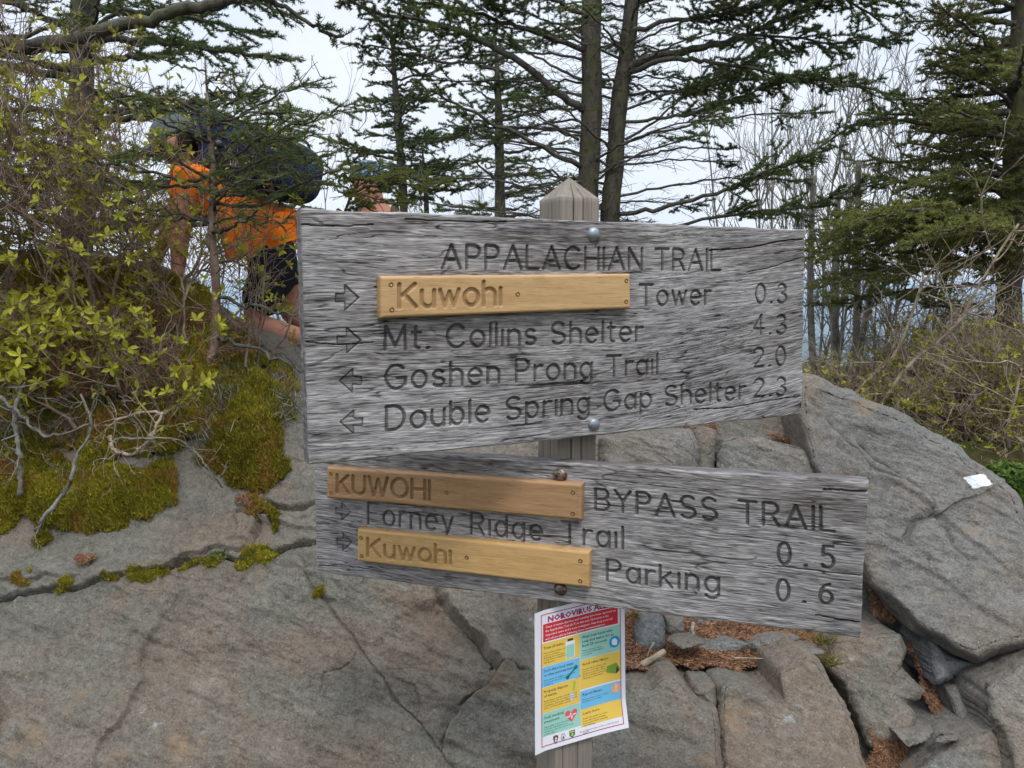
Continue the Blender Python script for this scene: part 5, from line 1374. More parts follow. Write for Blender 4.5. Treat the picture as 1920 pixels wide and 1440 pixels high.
def fir(label, trunk, radii, rr_seed, n_limbs, Lmax, lo, hi, needle_m, dens=240, extra=(), full=1.0, twig=.25, spacing=.05, stubs=60, bark_m=None, ff=.3, bare_below=None, droop=.12, group=None, az_bias=None, nlen=.02, nwid=.0026, tint=None, name='fir_tree', updir=.1):
    rr = np.random.RandomState(rr_seed); nd = Needles(); lb = MB(); tb = MB()
    q = smooth_path(px_path(trunk), 60)
    rad = np.interp(np.linspace(0, 1, 60), np.linspace(0, 1, len(radii)), radii)
    tb.tube(q, rad * (1 + .06 * rr.normal(0, 1, 60)), None, 12)
    for k_ in range(n_limbs):
        f = lo + (hi - lo) * (k_ + rr.rand()) / n_limbs; i = min(int(f * 59), 58); p = q[i]
        az = rr.uniform(0, 2 * math.pi)
        if az_bias is not None and rr.rand() < .6: az = az_bias + rr.normal(0, .6)
        L = Lmax * (1 - (f - lo) / (1.02 - lo)) ** .8 * rr.uniform(.6, 1.1) + .12
        d = nrm(np.array([math.cos(az), math.sin(az), updir]))
        path = [p + d * L * s_ + np.array([0, 0, -droop * L * (s_ ** 1.3) + .10 * L * s_ ** 3]) for s_ in (0, .33, .66, 1)]
        lf = ff if (bare_below is None or f > bare_below) else .85
        fir_limb(lb, nd, path, .35 * rad[i] + .003, .003, rr, lf, twig * (.5 + .5 * L / Lmax), spacing, dens, 1 - full, kk=5)
    for pts, r0, r1, f_, tw in extra:
        qq = fir_limb(lb, nd, px_path(pts), r0, r1, rr, f_, tw, .030, dens, 0, -.04, True, 6); stub_twigs(lb, qq, 8, .12, rr, .002)
    if stubs: stub_twigs(lb, q[5:55], stubs, .2, rr, .0022)
    nd.add(q[54:], dens)
    return finish_tree(name, label, 'fir tree', q[0], [tb], lb, nd, rr, bark_m or M['bark_dark'], needle_m, nlen, nwid, group, tint)

fir('slim dark fir with a dense pointed top left of the post', [(775, 880, 6.5), (762, 560, 6.5), (757, 390, 6.5), (748, 250, 6.5), (738, 120, 6.5), (733, 42, 6.5)], [.045, .040, .036, .030, .018, .004], 21, 46, .62, .46, .98, M['needles'], 300, (), 1.0, .2, .045, 120, None, .2, .0, .05, nwid=.003)
fir('thin mossy fir between the slim dark fir and the twin trunks', [(945, 880, 7.4), (940, 560, 7.4), (938, 410, 7.4), (936, 260, 7.4), (932, 130, 7.4), (928, 60, 7.4)], [.06, .055, .05, .042, .025, .005], 22, 44, .75, .38, .98, M['needles'], 210, (), .6, .2, .05, 220, M['bark_moss'], .45, .0, .05, nwid=.003)
fir('small young fir at the foot of the slim dark fir', [(800, 760, 5.6), (800, 420, 5.6), (796, 330, 5.6), (790, 262, 5.6)], [.02, .018, .012, .003], 23, 26, .42, .45, .97, M['needles'], 280, (), 1.0, .16, .045, 30, None, .15, nwid=.0028)
fir('tall dense fir rising past the right edge of the picture', [(1880, 1000, 5.0), (1884, 760, 5.0), (1890, 600, 5.0), (1896, 440, 5.0), (1905, 240, 5.0), (1912, 40, 5.0), (1920, -300, 5.1), (1925, -700, 5.2)], [.085, .080, .075, .070, .06, .05, .03, .005], 24, 50, 1.0, .42, .97, M['needles_olive'], 210,
    [([(1893, 470, 5.0), (1800, 440, 4.8), (1700, 440, 4.65), (1600, 470, 4.5), (1530, 486, 4.45)], .018, .004, .2, .50), ([(1893, 500, 5.0), (1790, 490, 4.7), (1690, 500, 4.5), (1600, 522, 4.35), (1535, 540, 4.3)], .016, .004, .2, .44), ([(1893, 440, 5.0), (1800, 400, 4.5), (1700, 395, 4.2), (1620, 412, 4.1), (1550, 440, 4.0)], .014, .004, .25, .40), ([(1893, 460, 5.0), (1850, 440, 4.4), (1790, 430, 4.0), (1720, 450, 3.9)], .014, .004, .25, .36), ([(1895, 420, 5.0), (1830, 380, 4.9), (1740, 385, 4.7), (1650, 418, 4.6), (1565, 440, 4.5)], .018, .004, .2, .48),
     ([(1890, 530, 5.0), (1800, 535, 4.9), (1690, 545, 4.8), (1590, 565, 4.7), (1510, 572, 4.7)], .014, .004, .3, .24), ([(1900, 330, 5.0), (1830, 290, 4.9), (1760, 280, 4.8), (1700, 262, 4.75)], .014, .004, .2, .3), ([(1905, 200, 5.0), (1850, 160, 4.9), (1790, 135, 4.8), (1740, 118, 4.75)], .014, .004, .2, .3),
     ([(1908, 120, 5.0), (1850, 80, 4.9), (1800, 40, 4.8), (1756, 6, 4.75)], .014, .004, .2, .3), ([(1890, 600, 5.0), (1840, 590, 4.8), (1770, 575, 4.7), (1700, 560, 4.6)], .012, .003, .5, .2), ([(1900, 380, 5.0), (1840, 345, 4.6), (1770, 330, 4.4), (1700, 345, 4.3)], .014, .004, .25, .3),
     ([(1905, 260, 5.0), (1860, 232, 4.6), (1800, 210, 4.4), (1750, 195, 4.3)], .014, .004, .25, .3)],
    1.0, .27, .035, 150, M['bark_moss'], .18, .45, .15, None, math.pi * 1.1, .02, .0028)
fir('broad yellowish fir bough tree beyond the right edge', [(2080, 900, 5.6), (2070, 500, 5.6), (2062, 200, 5.6), (2055, -100, 5.6), (2050, -500, 5.6)], [.07, .065, .055, .04, .006], 25, 56, 1.3, .25, .95, M['needles_yellow'], 230, (), 1.0, .3, .05, 40, None, .25, None, .2, None, math.pi, nwid=.003)
fir('tall dark fir trunk behind the shrubs at far left', [(120, 800, 4.3), (148, 560, 4.3), (150, 400, 4.3), (152, 200, 4.3), (156, 0, 4.3), (160, -300, 4.3), (162, -700, 4.3)], [.075, .068, .066, .064, .062, .05, .006], 26, 40, 1.0, .3, .97, M['needles'], 250,
    [([(150, 310, 4.2), (205, 232, 4.1), (260, 204, 4.0), (300, 188, 3.95)], .012, .005, .6, .22), ([(146, 240, 4.2), (80, 250, 4.0), (0, 244, 3.9), (-80, 230, 3.8)], .016, .006, .6, .22), ([(158, 90, 4.2), (210, 76, 4.0), (300, 80, 3.9), (420, 96, 3.8), (552, 112, 3.7)], .018, .006, .35, .25),
     ([(158, 60, 4.2), (230, 20, 4.1), (330, 30, 4.0), (430, 50, 3.9), (500, 70, 3.85)], .012, .004, .3, .28), ([(160, 40, 4.2), (300, -30, 4.0), (440, -10, 3.9), (540, 30, 3.8)], .014, .004, .3, .28)],
    .85, .25, .045, 120, M['bark_dark'], .35, .42, .1, nwid=.0026)
# a bough crossing the top left corner from a tree outside the picture
fir('leaning dark trunk whose thick bare bough crosses the top left corner', [(-420, 980, 3.3), (-330, 500, 3.2), (-260, 200, 3.1), (-200, -100, 3.1), (-160, -500, 3.1)], [.08, .07, .06, .05, .01], 27, 16, .8, .4, .95, M['needles'], 220,
    [([(-270, 160, 3.1), (-120, 96, 3.0), (-20, 84, 2.95), (60, 84, 2.95), (140, 72, 2.95), (220, 52, 2.95), (300, 30, 2.95), (380, 12, 2.95), (480, -16, 2.95), (640, -60, 2.95)], .030, .016, .8, .2),
     ([(300, 30, 2.95), (420, 6, 2.95), (500, -2, 2.95), (545, 24, 2.95), (600, 56, 2.95), (645, 70, 2.95)], .010, .006, .8, .12)],
    .8, .25, .05, 10, M['bark_dark'], .4, nwid=.0022)
fir('young fir sapling standing in front of the hiker in orange', [(372, 742, 2.88), (388, 690, 2.88), (402, 640, 2.9), (405, 530, 2.9), (397, 430, 2.9), (400, 330, 2.9), (392, 240, 2.9), (388, 170, 2.9), (384, 110, 2.9)], [.022, .019, .017, .0155, .014, .011, .008, .004, .002], 28, 16, .40, .5, .97, M['needles'], 300,
    [([(402, 330, 2.9), (470, 268, 2.8), (560, 230, 2.75), (640, 202, 2.7), (692, 184, 2.7)], .006, .002, .25, .20), ([(398, 384, 2.9), (480, 384, 2.8), (545, 352, 2.75), (600, 330, 2.7), (660, 318, 2.7), (722, 322, 2.7)], .007, .002, .25, .18),
     ([(396, 262, 2.9), (470, 205, 2.85), (545, 166, 2.8), (612, 150, 2.8)], .005, .002, .25, .20), ([(398, 344, 2.9), (330, 300, 2.8), (270, 286, 2.75), (210, 296, 2.7)], .006, .002, .3, .18),
     ([(396, 290, 2.9), (470, 262, 2.95), (540, 262, 2.95), (600, 252, 2.95)], .005, .002, .2, .22), ([(400, 400, 2.9), (450, 322, 2.75), (520, 296, 2.7), (590, 290, 2.65)], .005, .002, .2, .20), ([(400, 350, 2.9), (450, 320, 3.0), (530, 300, 3.0), (620, 290, 3.0)], .005, .002, .2, .20), ([(396, 240, 2.9), (450, 214, 2.7), (520, 210, 2.65), (590, 222, 2.6)], .005, .002, .2, .20), ([(394, 226, 2.9), (430, 236, 2.7), (490, 252, 2.6), (560, 262, 2.55)], .005, .002, .15, .20), ([(400, 420, 2.9), (450, 410, 2.75), (500, 416, 2.7), (550, 404, 2.68)], .004, .002, .4, .11), ([(398, 372, 2.9), (440, 344, 2.65), (500, 336, 2.6), (560, 318, 2.55)], .005, .002, .2, .16),
     ([(398, 420, 2.9), (320, 396, 2.8), (260, 402, 2.75), (220, 420, 2.7)], .005, .002, .5, .11), ([(404, 556, 2.9), (460, 572, 2.8), (520, 584, 2.75), (562, 590, 2.7)], .007, .003, 1.1, .14), ([(400, 634, 2.9), (452, 646, 2.8), (500, 662, 2.75), (562, 694, 2.68)], .008, .004, 1.1, .12),
     ([(396, 220, 2.9), (330, 190, 2.85), (270, 180, 2.8), (200, 184, 2.75)], .005, .002, .3, .18)],
    1.0, .14, .03, 40, M['bark_red'], .3, .6, .1, nlen=.014, nwid=.0014, tint=.12)
fir('low yellow green fir bough just above the left half of the upper board', [(560, 720, 3.7), (612, 520, 3.6), (640, 420, 3.5), (660, 360, 3.4)], [.012, .010, .008, .004], 29, 5, .2, .7, .95, M['needles_yellow'], 380,
    [([(660, 360, 3.4), (720, 346, 3.35), (790, 346, 3.3), (866, 350, 3.3)], .005, .002, .1, .16), ([(655, 366, 3.4), (640, 330, 3.4), (670, 312, 3.35), (720, 322, 3.3)], .005, .002, .1, .16), ([(655, 366, 3.4), (690, 368, 3.3), (735, 378, 3.25), (780, 384, 3.2)], .004, .002, .1, .14), ([(655, 366, 3.4), (680, 334, 3.3), (740, 330, 3.2), (800, 338, 3.2)], .004, .002, .1, .14), ([(655, 366, 3.4), (600, 345, 3.35), (560, 352, 3.3)], .004, .002, .3, .09)],
    1.0, .09, .03, 4, M['bark_red'], .2, nlen=.015, nwid=.0018, tint=.1)

# ---- bare saplings, twiggy shrubs
def leaf_cluster(mb, p, d, rr, size, n=5, m=1):
    d = nrm(d); a0 = rr.uniform(0, 6.28)
    s = nrm(np.cross(d, rr.normal(0, 1, 3))); u = np.cross(d, s)
    for k_ in range(n):
        an = a0 + k_ * 6.28 / n + rr.normal(0, .3)
        ld = nrm(d * rr.uniform(.25, .9) + (math.cos(an) * s + math.sin(an) * u)); L = size * rr.uniform(.6, 1.15)
        w = nrm(np.cross(ld, d + rr.normal(0, .2, 3))) * L * .21; nn = nrm(np.cross(w, ld)) * L
        b0 = p + ld * L * .08
        v = np.array([p, b0 + ld * L * .28 + w * .85 + nn * .05, b0 + ld * L * .58 + w + nn * .04, b0 + ld * L * .97 - nn * .08, b0 + ld * L * .58 - w + nn * .04, b0 + ld * L * .28 - w * .85 + nn * .05, b0 + ld * L * .30 - nn * .02, b0 + ld * L * .62 - nn * .03])
        q = [[0, 1, 6, 6], ]
        mb.add(v, [[1, 2, 7, 6], [6, 7, 4, 5]], [[0, 1, 6], [0, 6, 5], [2, 3, 7], [7, 3, 4]], np.clip(rr.beta(2.2, 2) + rr.normal(0, .05), 0, 1), m)
def grow(mb, leaves, p, d, L, r, lev, rr, wob, up, nch, leafp, lsize, rmin=.0011, spread=.6, shr=.62, lcl=5):
    n = max(4, int(L / .05)) if lev else 4
    q = wig(p, d, L, min(n, 12), rr, wob, up)
    mb.tube(q, r, max(r * .45, rmin), 6 if r > .006 else (4 if r > .003 else 3), rr.rand(), cap=False)
    if lev == 0:
        if rr.rand() < leafp and leaves is not None: leaf_cluster(leaves, q[-1], q[-1] - q[-2], rr, lsize, rr.randint(3, lcl + 2), 0)
        return
    for k_ in range(nch):
        f = rr.uniform(.25, 1.0) if k_ else 1.0; x = f * (len(q) - 1); j = min(int(x), len(q) - 2)
        pp = q[j] + (q[j + 1] - q[j]) * (x - j); dd = nrm(q[j + 1] - q[j])
        nd_ = nrm(dd + rr.normal(0, spread, 3)) if k_ else nrm(dd + rr.normal(0, spread * .4, 3))
        grow(mb, leaves, pp, nd_, L * shr * rr.uniform(.6, 1.2), max(r * .55, rmin), lev - 1, rr, wob, up, nch, leafp, lsize, rmin, spread, shr, lcl)

def shrub(label, base, seed, stems, H, r, lev, leaf_m, leafp, lsize, bark_m, wob=.16, up=.05, nch=4, lean=(0, 0, 1), spread=.6, shr=.62, group=None, name='leafy_shrub', cat='shrub', lspread=.5, base_r=.06):
    rr = np.random.RandomState(seed); br = MB(); lv = MB() if leaf_m is not None else None
    base = np.asarray(base, float)
    for _ in range(stems):
        d = nrm(np.array(lean) + rr.normal(0, lspread, 3) * [1, 1, .3])
        grow(br, lv, base + rr.normal(0, base_r, 3) * [1, 1, .15], d, H * rr.uniform(.6, 1.1), r * rr.uniform(.6, 1.1), lev, rr, wob, up, nch, leafp, lsize, spread=spread, shr=shr)
    root = thing(name, label, cat, base, group)
    br.build('branches', bark_m, root)
    if lv is not None and lv.n: lv.build('leaves', leaf_m, root, smooth=False)
    return root
def SB(x, y): return S(np.array(float(x)), np.array(float(y)))[0]
LS = [ # x, y, kind (0 low, 1 tall, 2 tall olive), words
      (25, 815, 0, 'at the left edge low above the moss cushion'), (120, 800, 0, 'with bright low leaf clusters over the moss'), (215, 800, 0, 'with crooked stems in the middle of the left bank'), (320, 790, 3, 'whose bare twigs hang over the moss mound'), (60, 720, 0, 'between the straight dead stem and the left edge'), (150, 690, 0, 'halfway up the left bank'),
      (40, 640, 1, 'tall at the left edge, reaching up to the thick bough'), (170, 640, 1, 'tall in front of the far left trunk'), (265, 650, 1, 'tall, left of the fir sapling'), (335, 640, 4, 'tall and thin, right against the fir sapling'), (455, 690, 4, 'thin, between the fir sapling and the upper board'), (-50, 600, 1, 'partly outside the left edge'), (100, 570, 2, 'rearmost on the crest at the left'), (230, 560, 2, 'rearmost on the crest under the thick bough'), (10, 540, 2, 'rearmost at the left edge'), (282, 620, 1, 'tall, covering the bare arm of the stooping hiker'), (385, 650, 4, 'thin, behind the fir sapling')]
for i_, (x, y, kd, tx) in enumerate(LS):
    low = kd in (0, 3)
    st_, H_, r_, lev_ = {0: (4, .26, .0075, 3), 3: (4, .26, .0075, 3), 1: (3, .60, .0085, 4), 2: (3, .62, .0085, 4), 4: (3, .44, .0060, 3)}[kd]
    shrub('twisted spring leaved shrub, ' + tx, SB(x, y), 300 + i_, st_, H_, r_, lev_, M['leaf_olive'] if kd == 2 else M['leaf_spring'], {0: .50, 1: .34, 2: .34, 3: .25, 4: .30}[kd], {0: .035, 1: .028, 2: .026, 3: .035, 4: .026}[kd], M['bark_red'], .19, .07 if not low else .05, 4, (0, -.35, .8) if low else (.02, -.10, 1), .58, .66, 'azalea shrubs on the bank', lspread=.5 if low else .26, base_r=.12)
# drooping grey roots and dead branches over the moss
for i_, (pts, r0, r1, lb_) in enumerate((
    ([(66, 995, 2.44), (98, 955, 2.42), (132, 905, 2.42), (140, 860, 2.45), (170, 800, 2.5), (150, 740, 2.55)], .010, .006, 'bent grey lichen covered dead branch hanging down to the moss edge'),
    ([(38, 930, 2.5), (36, 860, 2.5), (30, 780, 2.52), (40, 700, 2.6)], .011, .009, 'straight bleached dead stem standing in the moss at the left edge'),
    ([(206, 820, 2.45), (216, 845, 2.42), (250, 852, 2.4), (262, 835, 2.4)], .010, .006, 'hooked bare root looping above the moss'),
    ([(-20, 730, 2.5), (30, 770, 2.5), (70, 810, 2.48), (110, 815, 2.48), (170, 795, 2.5)], .009, .005, 'long pale dead branch sagging across the left bank'),
    ([(215, 824, 2.44), (290, 822, 2.42), (340, 828, 2.4), (385, 870, 2.4), (414, 915, 2.4)], .005, .003, 'thin grey twig arching down over the moss mound'),
    ([(265, 850, 2.46), (285, 815, 2.46), (300, 775, 2.48), (240, 780, 2.5), (200, 800, 2.5)], .009, .006, 'twisted brown root below the middle shrubs'))):
    rr = np.random.RandomState(500 + i_); b = MB(); q = smooth_path(px_path(pts), 24); r0, r1 = r0 * .7, r1 * .7; b.tube(q + rr.normal(0, .003, q.shape), r0 * (1 + .25 * rr.normal(0, 1, 24)), None, 7, .5) if False else b.tube(q + rr.normal(0, .003, q.shape), np.linspace(r0, r1, 24) * (1 + .12 * rr.normal(0, 1, 24)), None, 7, .5)
    for _ in range(9):
        j = rr.randint(2, 23); grow(b, None, q[j], nrm(rr.normal(0, 1, 3) + np.array([0, -.3, .1])), rr.uniform(.04, .14), r1 * .5, 2, rr, .22, 0, 2, 0, 0, spread=.7)
    tag(b.build('dead_branch', M['bark_tan'] if i_ in (2, 5) else M['bark_dead'], None, True, q[0]), lb_, 'dead branch')
shrub('tiny bright green seedling in the long crack of the left rock', SB(412, 1048), 77, 3, .03, .0015, 1, M['leaf_green'], 1.0, .016, M['bark_tan'], name='seedling', cat='seedling', base_r=.006)

# bare grey saplings behind on the right
BS = [(1455, 6.8), (1492, 7.4), (1528, 6.6), (1562, 7.2), (1600, 6.5), (1640, 7.0), (1690, 6.6), (1740, 7.3)]
pos_words = ['behind the right part of the upper board', 'rising over the right board end', 'under the tips of the long fir limb', 'in the middle of the bare grove', 'left of the blue gap', 'in front of the blue gap', 'right of the blue gap', 'against the dense right fir', 'close against the dense right fir', 'left end of the grove', 'nearest to the twin trunks', 'almost hidden in the right fir']
for i_, (x, D) in enumerate(BS):
    y = 531 - (0.25 - 1.55) / D * 1500
    rr = np.random.RandomState(700 + i_); br = MB(); base = P(x, y, D)
    for s_ in range(2 if i_ % 3 else 3):
        q = wig(base + rr.normal(0, .05, 3) * [1, 1, 0], np.array([rr.normal(0, .10), rr.normal(0, .1), 1]), rr.uniform(2.4, 3.3), 14, rr, .045, .05)
        br.tube(q, rr.uniform(.010, .018), .004, 7, rr.rand())
        for k_ in range(16):
            j = rr.randint(4, 14); d = nrm(np.array([rr.normal(0, .5), rr.normal(0, .4), .9]))
            grow(br, None, q[j], d, rr.uniform(.3, .7), .006, 2, rr, .12, .08, 3, 0, 0, spread=.38, shr=.6, rmin=.0022)
    root = thing('bare_sapling', 'leafless grey sapling ' + pos_words[i_], 'sapling', base, 'leafless saplings right of the post')
    br.build('branches', M['bark_grey'], root)
for i_, (x, D, tx) in enumerate(((985, 7.2, 'leaning right beside the thin mossy fir'), (840, 6.6, 'with upright twigs behind the small young fir'), (700, 6.0, 'left of the slim dark fir, above the second hiker'), (560, 5.4, 'at the open sky above the hiker in orange'), (300, 5.0, 'behind the big bough at top left'), (420, 5.6, 'between the big bough and the open sky'))):
    y = 531 - (0.4 - 1.55) / D * 1500; base = P(x, y, D)
    shrub('slender bare tree ' + tx, base, 760 + i_, 4, 1.15, .013, 4, M['leaf_olive'], .10, .035, M['bark_grey'], .10, .07, 3, (.05 if i_ else .15, 0, 1), .42, .66, 'slender bare trees on the crest', 'bare_tree', 'tree', .18)
# undergrowth at the right
UB = [(1560, 3.9, .26, 'just behind the tip of the slanting slab'), (1640, 4.1, .30, 'above the upper slope of the slanting slab'), (1720, 4.2, .32, 'behind the middle of the slanting slab'), (1800, 4.0, .30, 'above the white blaze'), (1880, 3.9, .32, 'at the right edge above the green plants'), (1960, 4.2, .34, 'cut off by the right edge, nearer one'), (1830, 5.8, .46, 'farthest back beneath the olive fir'), (1780, 5.4, .42, 'farther back beside the right fir trunk'), (1880, 5.6, .42, 'farther back behind the right fir trunk'), (1950, 5.0, .42, 'cut off by the right edge, farther one'), (1840, 4.7, .36, 'half way between slab and right fir'), (1900, 4.4, .40, 'in front of the right fir trunk')]
for i_, (x, D, H, tx) in enumerate(UB):
    x3 = (x - 960) / 1500 * D
    zb = .74 if D < 5 else .62
    base = np.array([x3, D, zb])
    shrub('brown twiggy bush ' + tx, base, 800 + i_, 14, H * 1.15, .007, 4, M['leaf_olive'] if i_ % 3 else M['leaf_spring'], .16, .024, M['bark_tan'], .20, .03, 4, (0, -.1, .8), .75, .66, 'twiggy bushes right of the slab', 'twiggy_bush', 'bush', .6, .16)
for i_, (pts, lb_) in enumerate((([(1652, 760, 3.9), (1700, 690, 3.9), (1760, 640, 3.9), (1800, 600, 3.9), (1822, 560, 3.9), (1875, 470, 3.9), (1910, 420, 3.9)], 'long bare forked branch slanting up in front of the right fir trunk'), ([(1560, 790, 4.0), (1620, 720, 4.0), (1680, 660, 4.0), (1720, 560, 4.0), (1735, 520, 4.0)], 'grey bare stem slanting up across the blue gap'), ([(1895, 870, 3.6), (1890, 800, 3.6), (1905, 740, 3.6), (1915, 690, 3.6)], 'pale dry stalk above the green plants'))):
    rr = np.random.RandomState(880 + i_); b = MB(); q = smooth_path(px_path(pts), 20); b.tube(q, .011, .005, 7)
    for _ in range(16):
        j = rr.randint(3, 19); grow(b, None, q[j], nrm((q[j] - q[j - 1]) * 6 + rr.normal(0, .5, 3)), rr.uniform(.15, .4), .005, 2, rr, .15, .04, 3, 0, 0, spread=.5, rmin=.0016)
    tag(b.build('bare_branch', M['bark_tan'], None, True, q[0]), lb_, 'branch')
# lichen covered thin trunks just right of the board end
for i_, (x, y0, y1, D, r, tx) in enumerate(((1530, 780, 330, 5.6, .028, 'directly at the right board end'), (1568, 780, 360, 5.8, .034, 'second from the board end'), (1604, 780, 300, 5.7, .030, 'left side of the blue gap'), (1590, 790, 480, 5.2, .026, 'leaning right into the blue gap'))):
    rr = np.random.RandomState(900 + i_); b = MB(); t_ = MB()
    q = smooth_path(px_path([(x, y0, D), (x + rr.normal(0, 6) + (20 if i_ == 3 else 0), (y0 + y1) / 2, D), (x + rr.normal(0, 8) + (50 if i_ == 3 else 0), y1, D)]), 30)
    t_.tube(q, r, r * .6, 9)
    stub_twigs(b, q, 120, .18, rr, .003)
    root = thing('lichen_tree', 'thin lichen crusted trunk ' + tx, 'tree', q[0], 'thin lichen crusted trunks'); t_.build('trunk', M['bark_grey'], root); b.build('limbs', M['bark_grey'], root)
# fresh green plants at the right edge by the slab
for i_, (x, y, D, tx) in enumerate(((1868, 912, 3.05, 'nearest the white blaze'), (1905, 940, 3.0, 'at the picture edge'), (1940, 920, 3.05, 'cut off by the picture edge'), (1896, 880, 3.2, 'behind the front ones'))):
    shrub('bright green leafy plant beside the slab, ' + tx, P(x, y + 42, D), 930 + i_, 7, .075, .003, 2, M['leaf_green'], 1.0, .034, M['leaf_green'], .15, .1, 4, (0, -.1, 1), .6, .6, 'green plants at the slab', 'green_plant', 'plant', .5, .04)
# ------------------------------------------------------------------ hikers
def skin_body(name, joints, edges, mat, parent, root=0, sub=2, post=None):
    """joints: name -> (point, radius or (rx, ry)); one continuous skinned surface"""
    me = bpy.data.meshes.new(name)
    keys = list(joints); ix = {k_: i for i, k_ in enumerate(keys)}
    me.from_pydata([tuple(float(c) for c in joints[k_][0]) for k_ in keys], [(ix[a], ix[b]) for a, b in edges], [])
    o = bpy.data.objects.new(name, me); COL.objects.link(o)
    md = o.modifiers.new('s', 'SKIN'); md.use_smooth_shade = True
    if not me.skin_vertices: me.attributes.new('skin', 'FLOAT', 'POINT')
    for i, k_ in enumerate(keys):
        r = joints[k_][1]; r = (r, r) if np.isscalar(r) else r
        me.skin_vertices[0].data[i].radius = r; me.skin_vertices[0].data[i].use_root = (i == root)
    sb = o.modifiers.new('u', 'SUBSURF'); sb.levels = sub; sb.render_levels = sub
    dg_ = bpy.context.evaluated_depsgraph_get(); ev = o.evaluated_get(dg_)
    m2 = bpy.data.meshes.new_from_object(ev)
    bpy.data.objects.remove(o)
    n = len(m2.vertices); co = np.empty(n * 3, np.float32); m2.vertices.foreach_get('co', co)
    if post is not None:
        co = post(co.reshape(-1, 3).astype(float)).astype(np.float32).ravel(); m2.vertices.foreach_set('co', co)
    m2.materials.clear(); m2.polygons.foreach_set('use_smooth', np.ones(len(m2.polygons), bool)); m2.update()
    return link(name, m2, mat, parent)
def cloth(name, col, var=.25, rough=.85):
    m = Mat(name, rough, .2); m.color(m.ramp(m.noise(14, 4, .6), [(.3, tuple(c * (1 - var) for c in col)), (.7, tuple(min(1, c * (1 + var)) for c in col))])); m.bump(m.noise(10, 4, .6), .5, .03); return m.m
M['skin'] = cloth('sunburnt_skin', (.46, .215, .145), .08, .6)
M['orange'] = cloth('orange_shirt_fabric', (.92, .215, .015), .10)
M['navy'] = cloth('navy_pack_fabric', (.018, .030, .075), .3)
M['black'] = cloth('black_shorts_fabric', (.008, .009, .014), .3)
M['greyc'] = cloth('grey_cloth', (.10, .115, .13), .2)
_bc = Mat('blue_patterned_cap_fabric', .85, .2); _bc.color(_bc.ramp(_bc.noise(45, 4, .7), [(.40, (.02, .05, .10)), (.52, (.05, .13, .22)), (.60, (.30, .36, .40))])); M['bluecap'] = _bc.m
M['khaki'] = cloth('olive_strap_webbing', (.10, .085, .05), .2)
M['hair'] = cloth('dark_hair', (.025, .017, .012), .3)

def fingers(J, E, wrist, d, side, dn, pre, curl=.5, s=1.0):
    """palm and five unequal, bent fingers added to a body's skeleton"""
    d, side, dn = nrm(d), nrm(side), nrm(dn)
    J[pre + 'palm'] = (wrist + d * .045 * s, (.026 * s, .014 * s)); E.append((pre + 'wr', pre + 'palm'))
    J[pre + 'kn'] = (wrist + d * .085 * s, (.030 * s, .012 * s)); E.append((pre + 'palm', pre + 'kn'))
    for k_, (off, L) in enumerate(((-.028, .068), (-.010, .078), (.009, .073), (.026, .058))):
        p = wrist + d * .092 * s + side * off * s
        prev = pre + 'kn'; dd = d.copy()
        for j in range(3):
            dd = nrm(dd + dn * curl * (.35 + .35 * j)); p = p + dd * L * s * (.42, .33, .25)[j]
            J[f'{pre}f{k_}{j}'] = (p.copy(), (.0085, .008, .0065)[j] * s); E.append((prev, f'{pre}f{k_}{j}')); prev = f'{pre}f{k_}{j}'
    p = wrist + d * .03 * s - side * .030 * s; prev = pre + 'palm'
    for j in range(2):
        p = p + nrm(d * .7 - side * (.55 - .5 * j) + dn * .35) * .034 * s
        J[f'{pre}t{j}'] = (p.copy(), (.0105, .0085)[j] * s); E.append((prev, f'{pre}t{j}')); prev = f'{pre}t{j}'

def head_parts(root, c, fwd, up, hair_m, cap_m=None, R=.105, brim=True):
    """face details and hair or cap around a head centre"""
    fwd, up = nrm(fwd), nrm(up); lat = np.cross(fwd, up); up = np.cross(lat, fwd)
    def ellipsoid(mb, ce, rx, ry, rz, n=16, k=24, z0=-1.0):
        ph = np.linspace(math.asin(z0), math.pi / 2, n); th = np.arange(k) * 2 * math.pi / k
        v = ce + (np.cos(ph)[:, None, None] * (np.cos(th)[None, :, None] * lat * rx + np.sin(th)[None, :, None] * fwd * ry) + np.sin(ph)[:, None, None] * up * rz + 0 * th[None, :, None])
        mb.add(v.reshape(-1, 3), grid_quads(n, k, True))
    b = MB(); ellipsoid(b, c + up * .012 - fwd * .014, .082, .102, .118, z0=-.55); b.build('hair', hair_m, root)
    for s_ in (-1, 1):
        e = MB(); ellipsoid(e, c + fwd * .088 + lat * s_ * .032 + up * .0, .012, .010, .010); e.build('eye', M['eye'], root)
    if cap_m is not None:
        h = MB(); ellipsoid(h, c + up * .026 - fwd * .006, .092, .110, .108, z0=.12)
        if brim:
            th = np.linspace(-1.15, 1.15, 18); rows = []
            for f_ in np.linspace(0, 1, 6):
                rr_ = 1 + f_ * .62
                rows.append([c + up * (.040 - .030 * f_) + lat * math.sin(t_) * .090 * (1 + f_ * .15) + fwd * math.cos(t_) * .106 * rr_ for t_ in th])
            h.add(np.array(rows).reshape(-1, 3), grid_quads(6, 18)); h.add(np.array(rows).reshape(-1, 3) - up * .004, grid_quads(6, 18)[:, ::-1])
        h.build('cap', cap_m, root)
M['eye'] = Mat('eye_white_and_iris', .3, .5, 0, (.10, .08, .07)).m

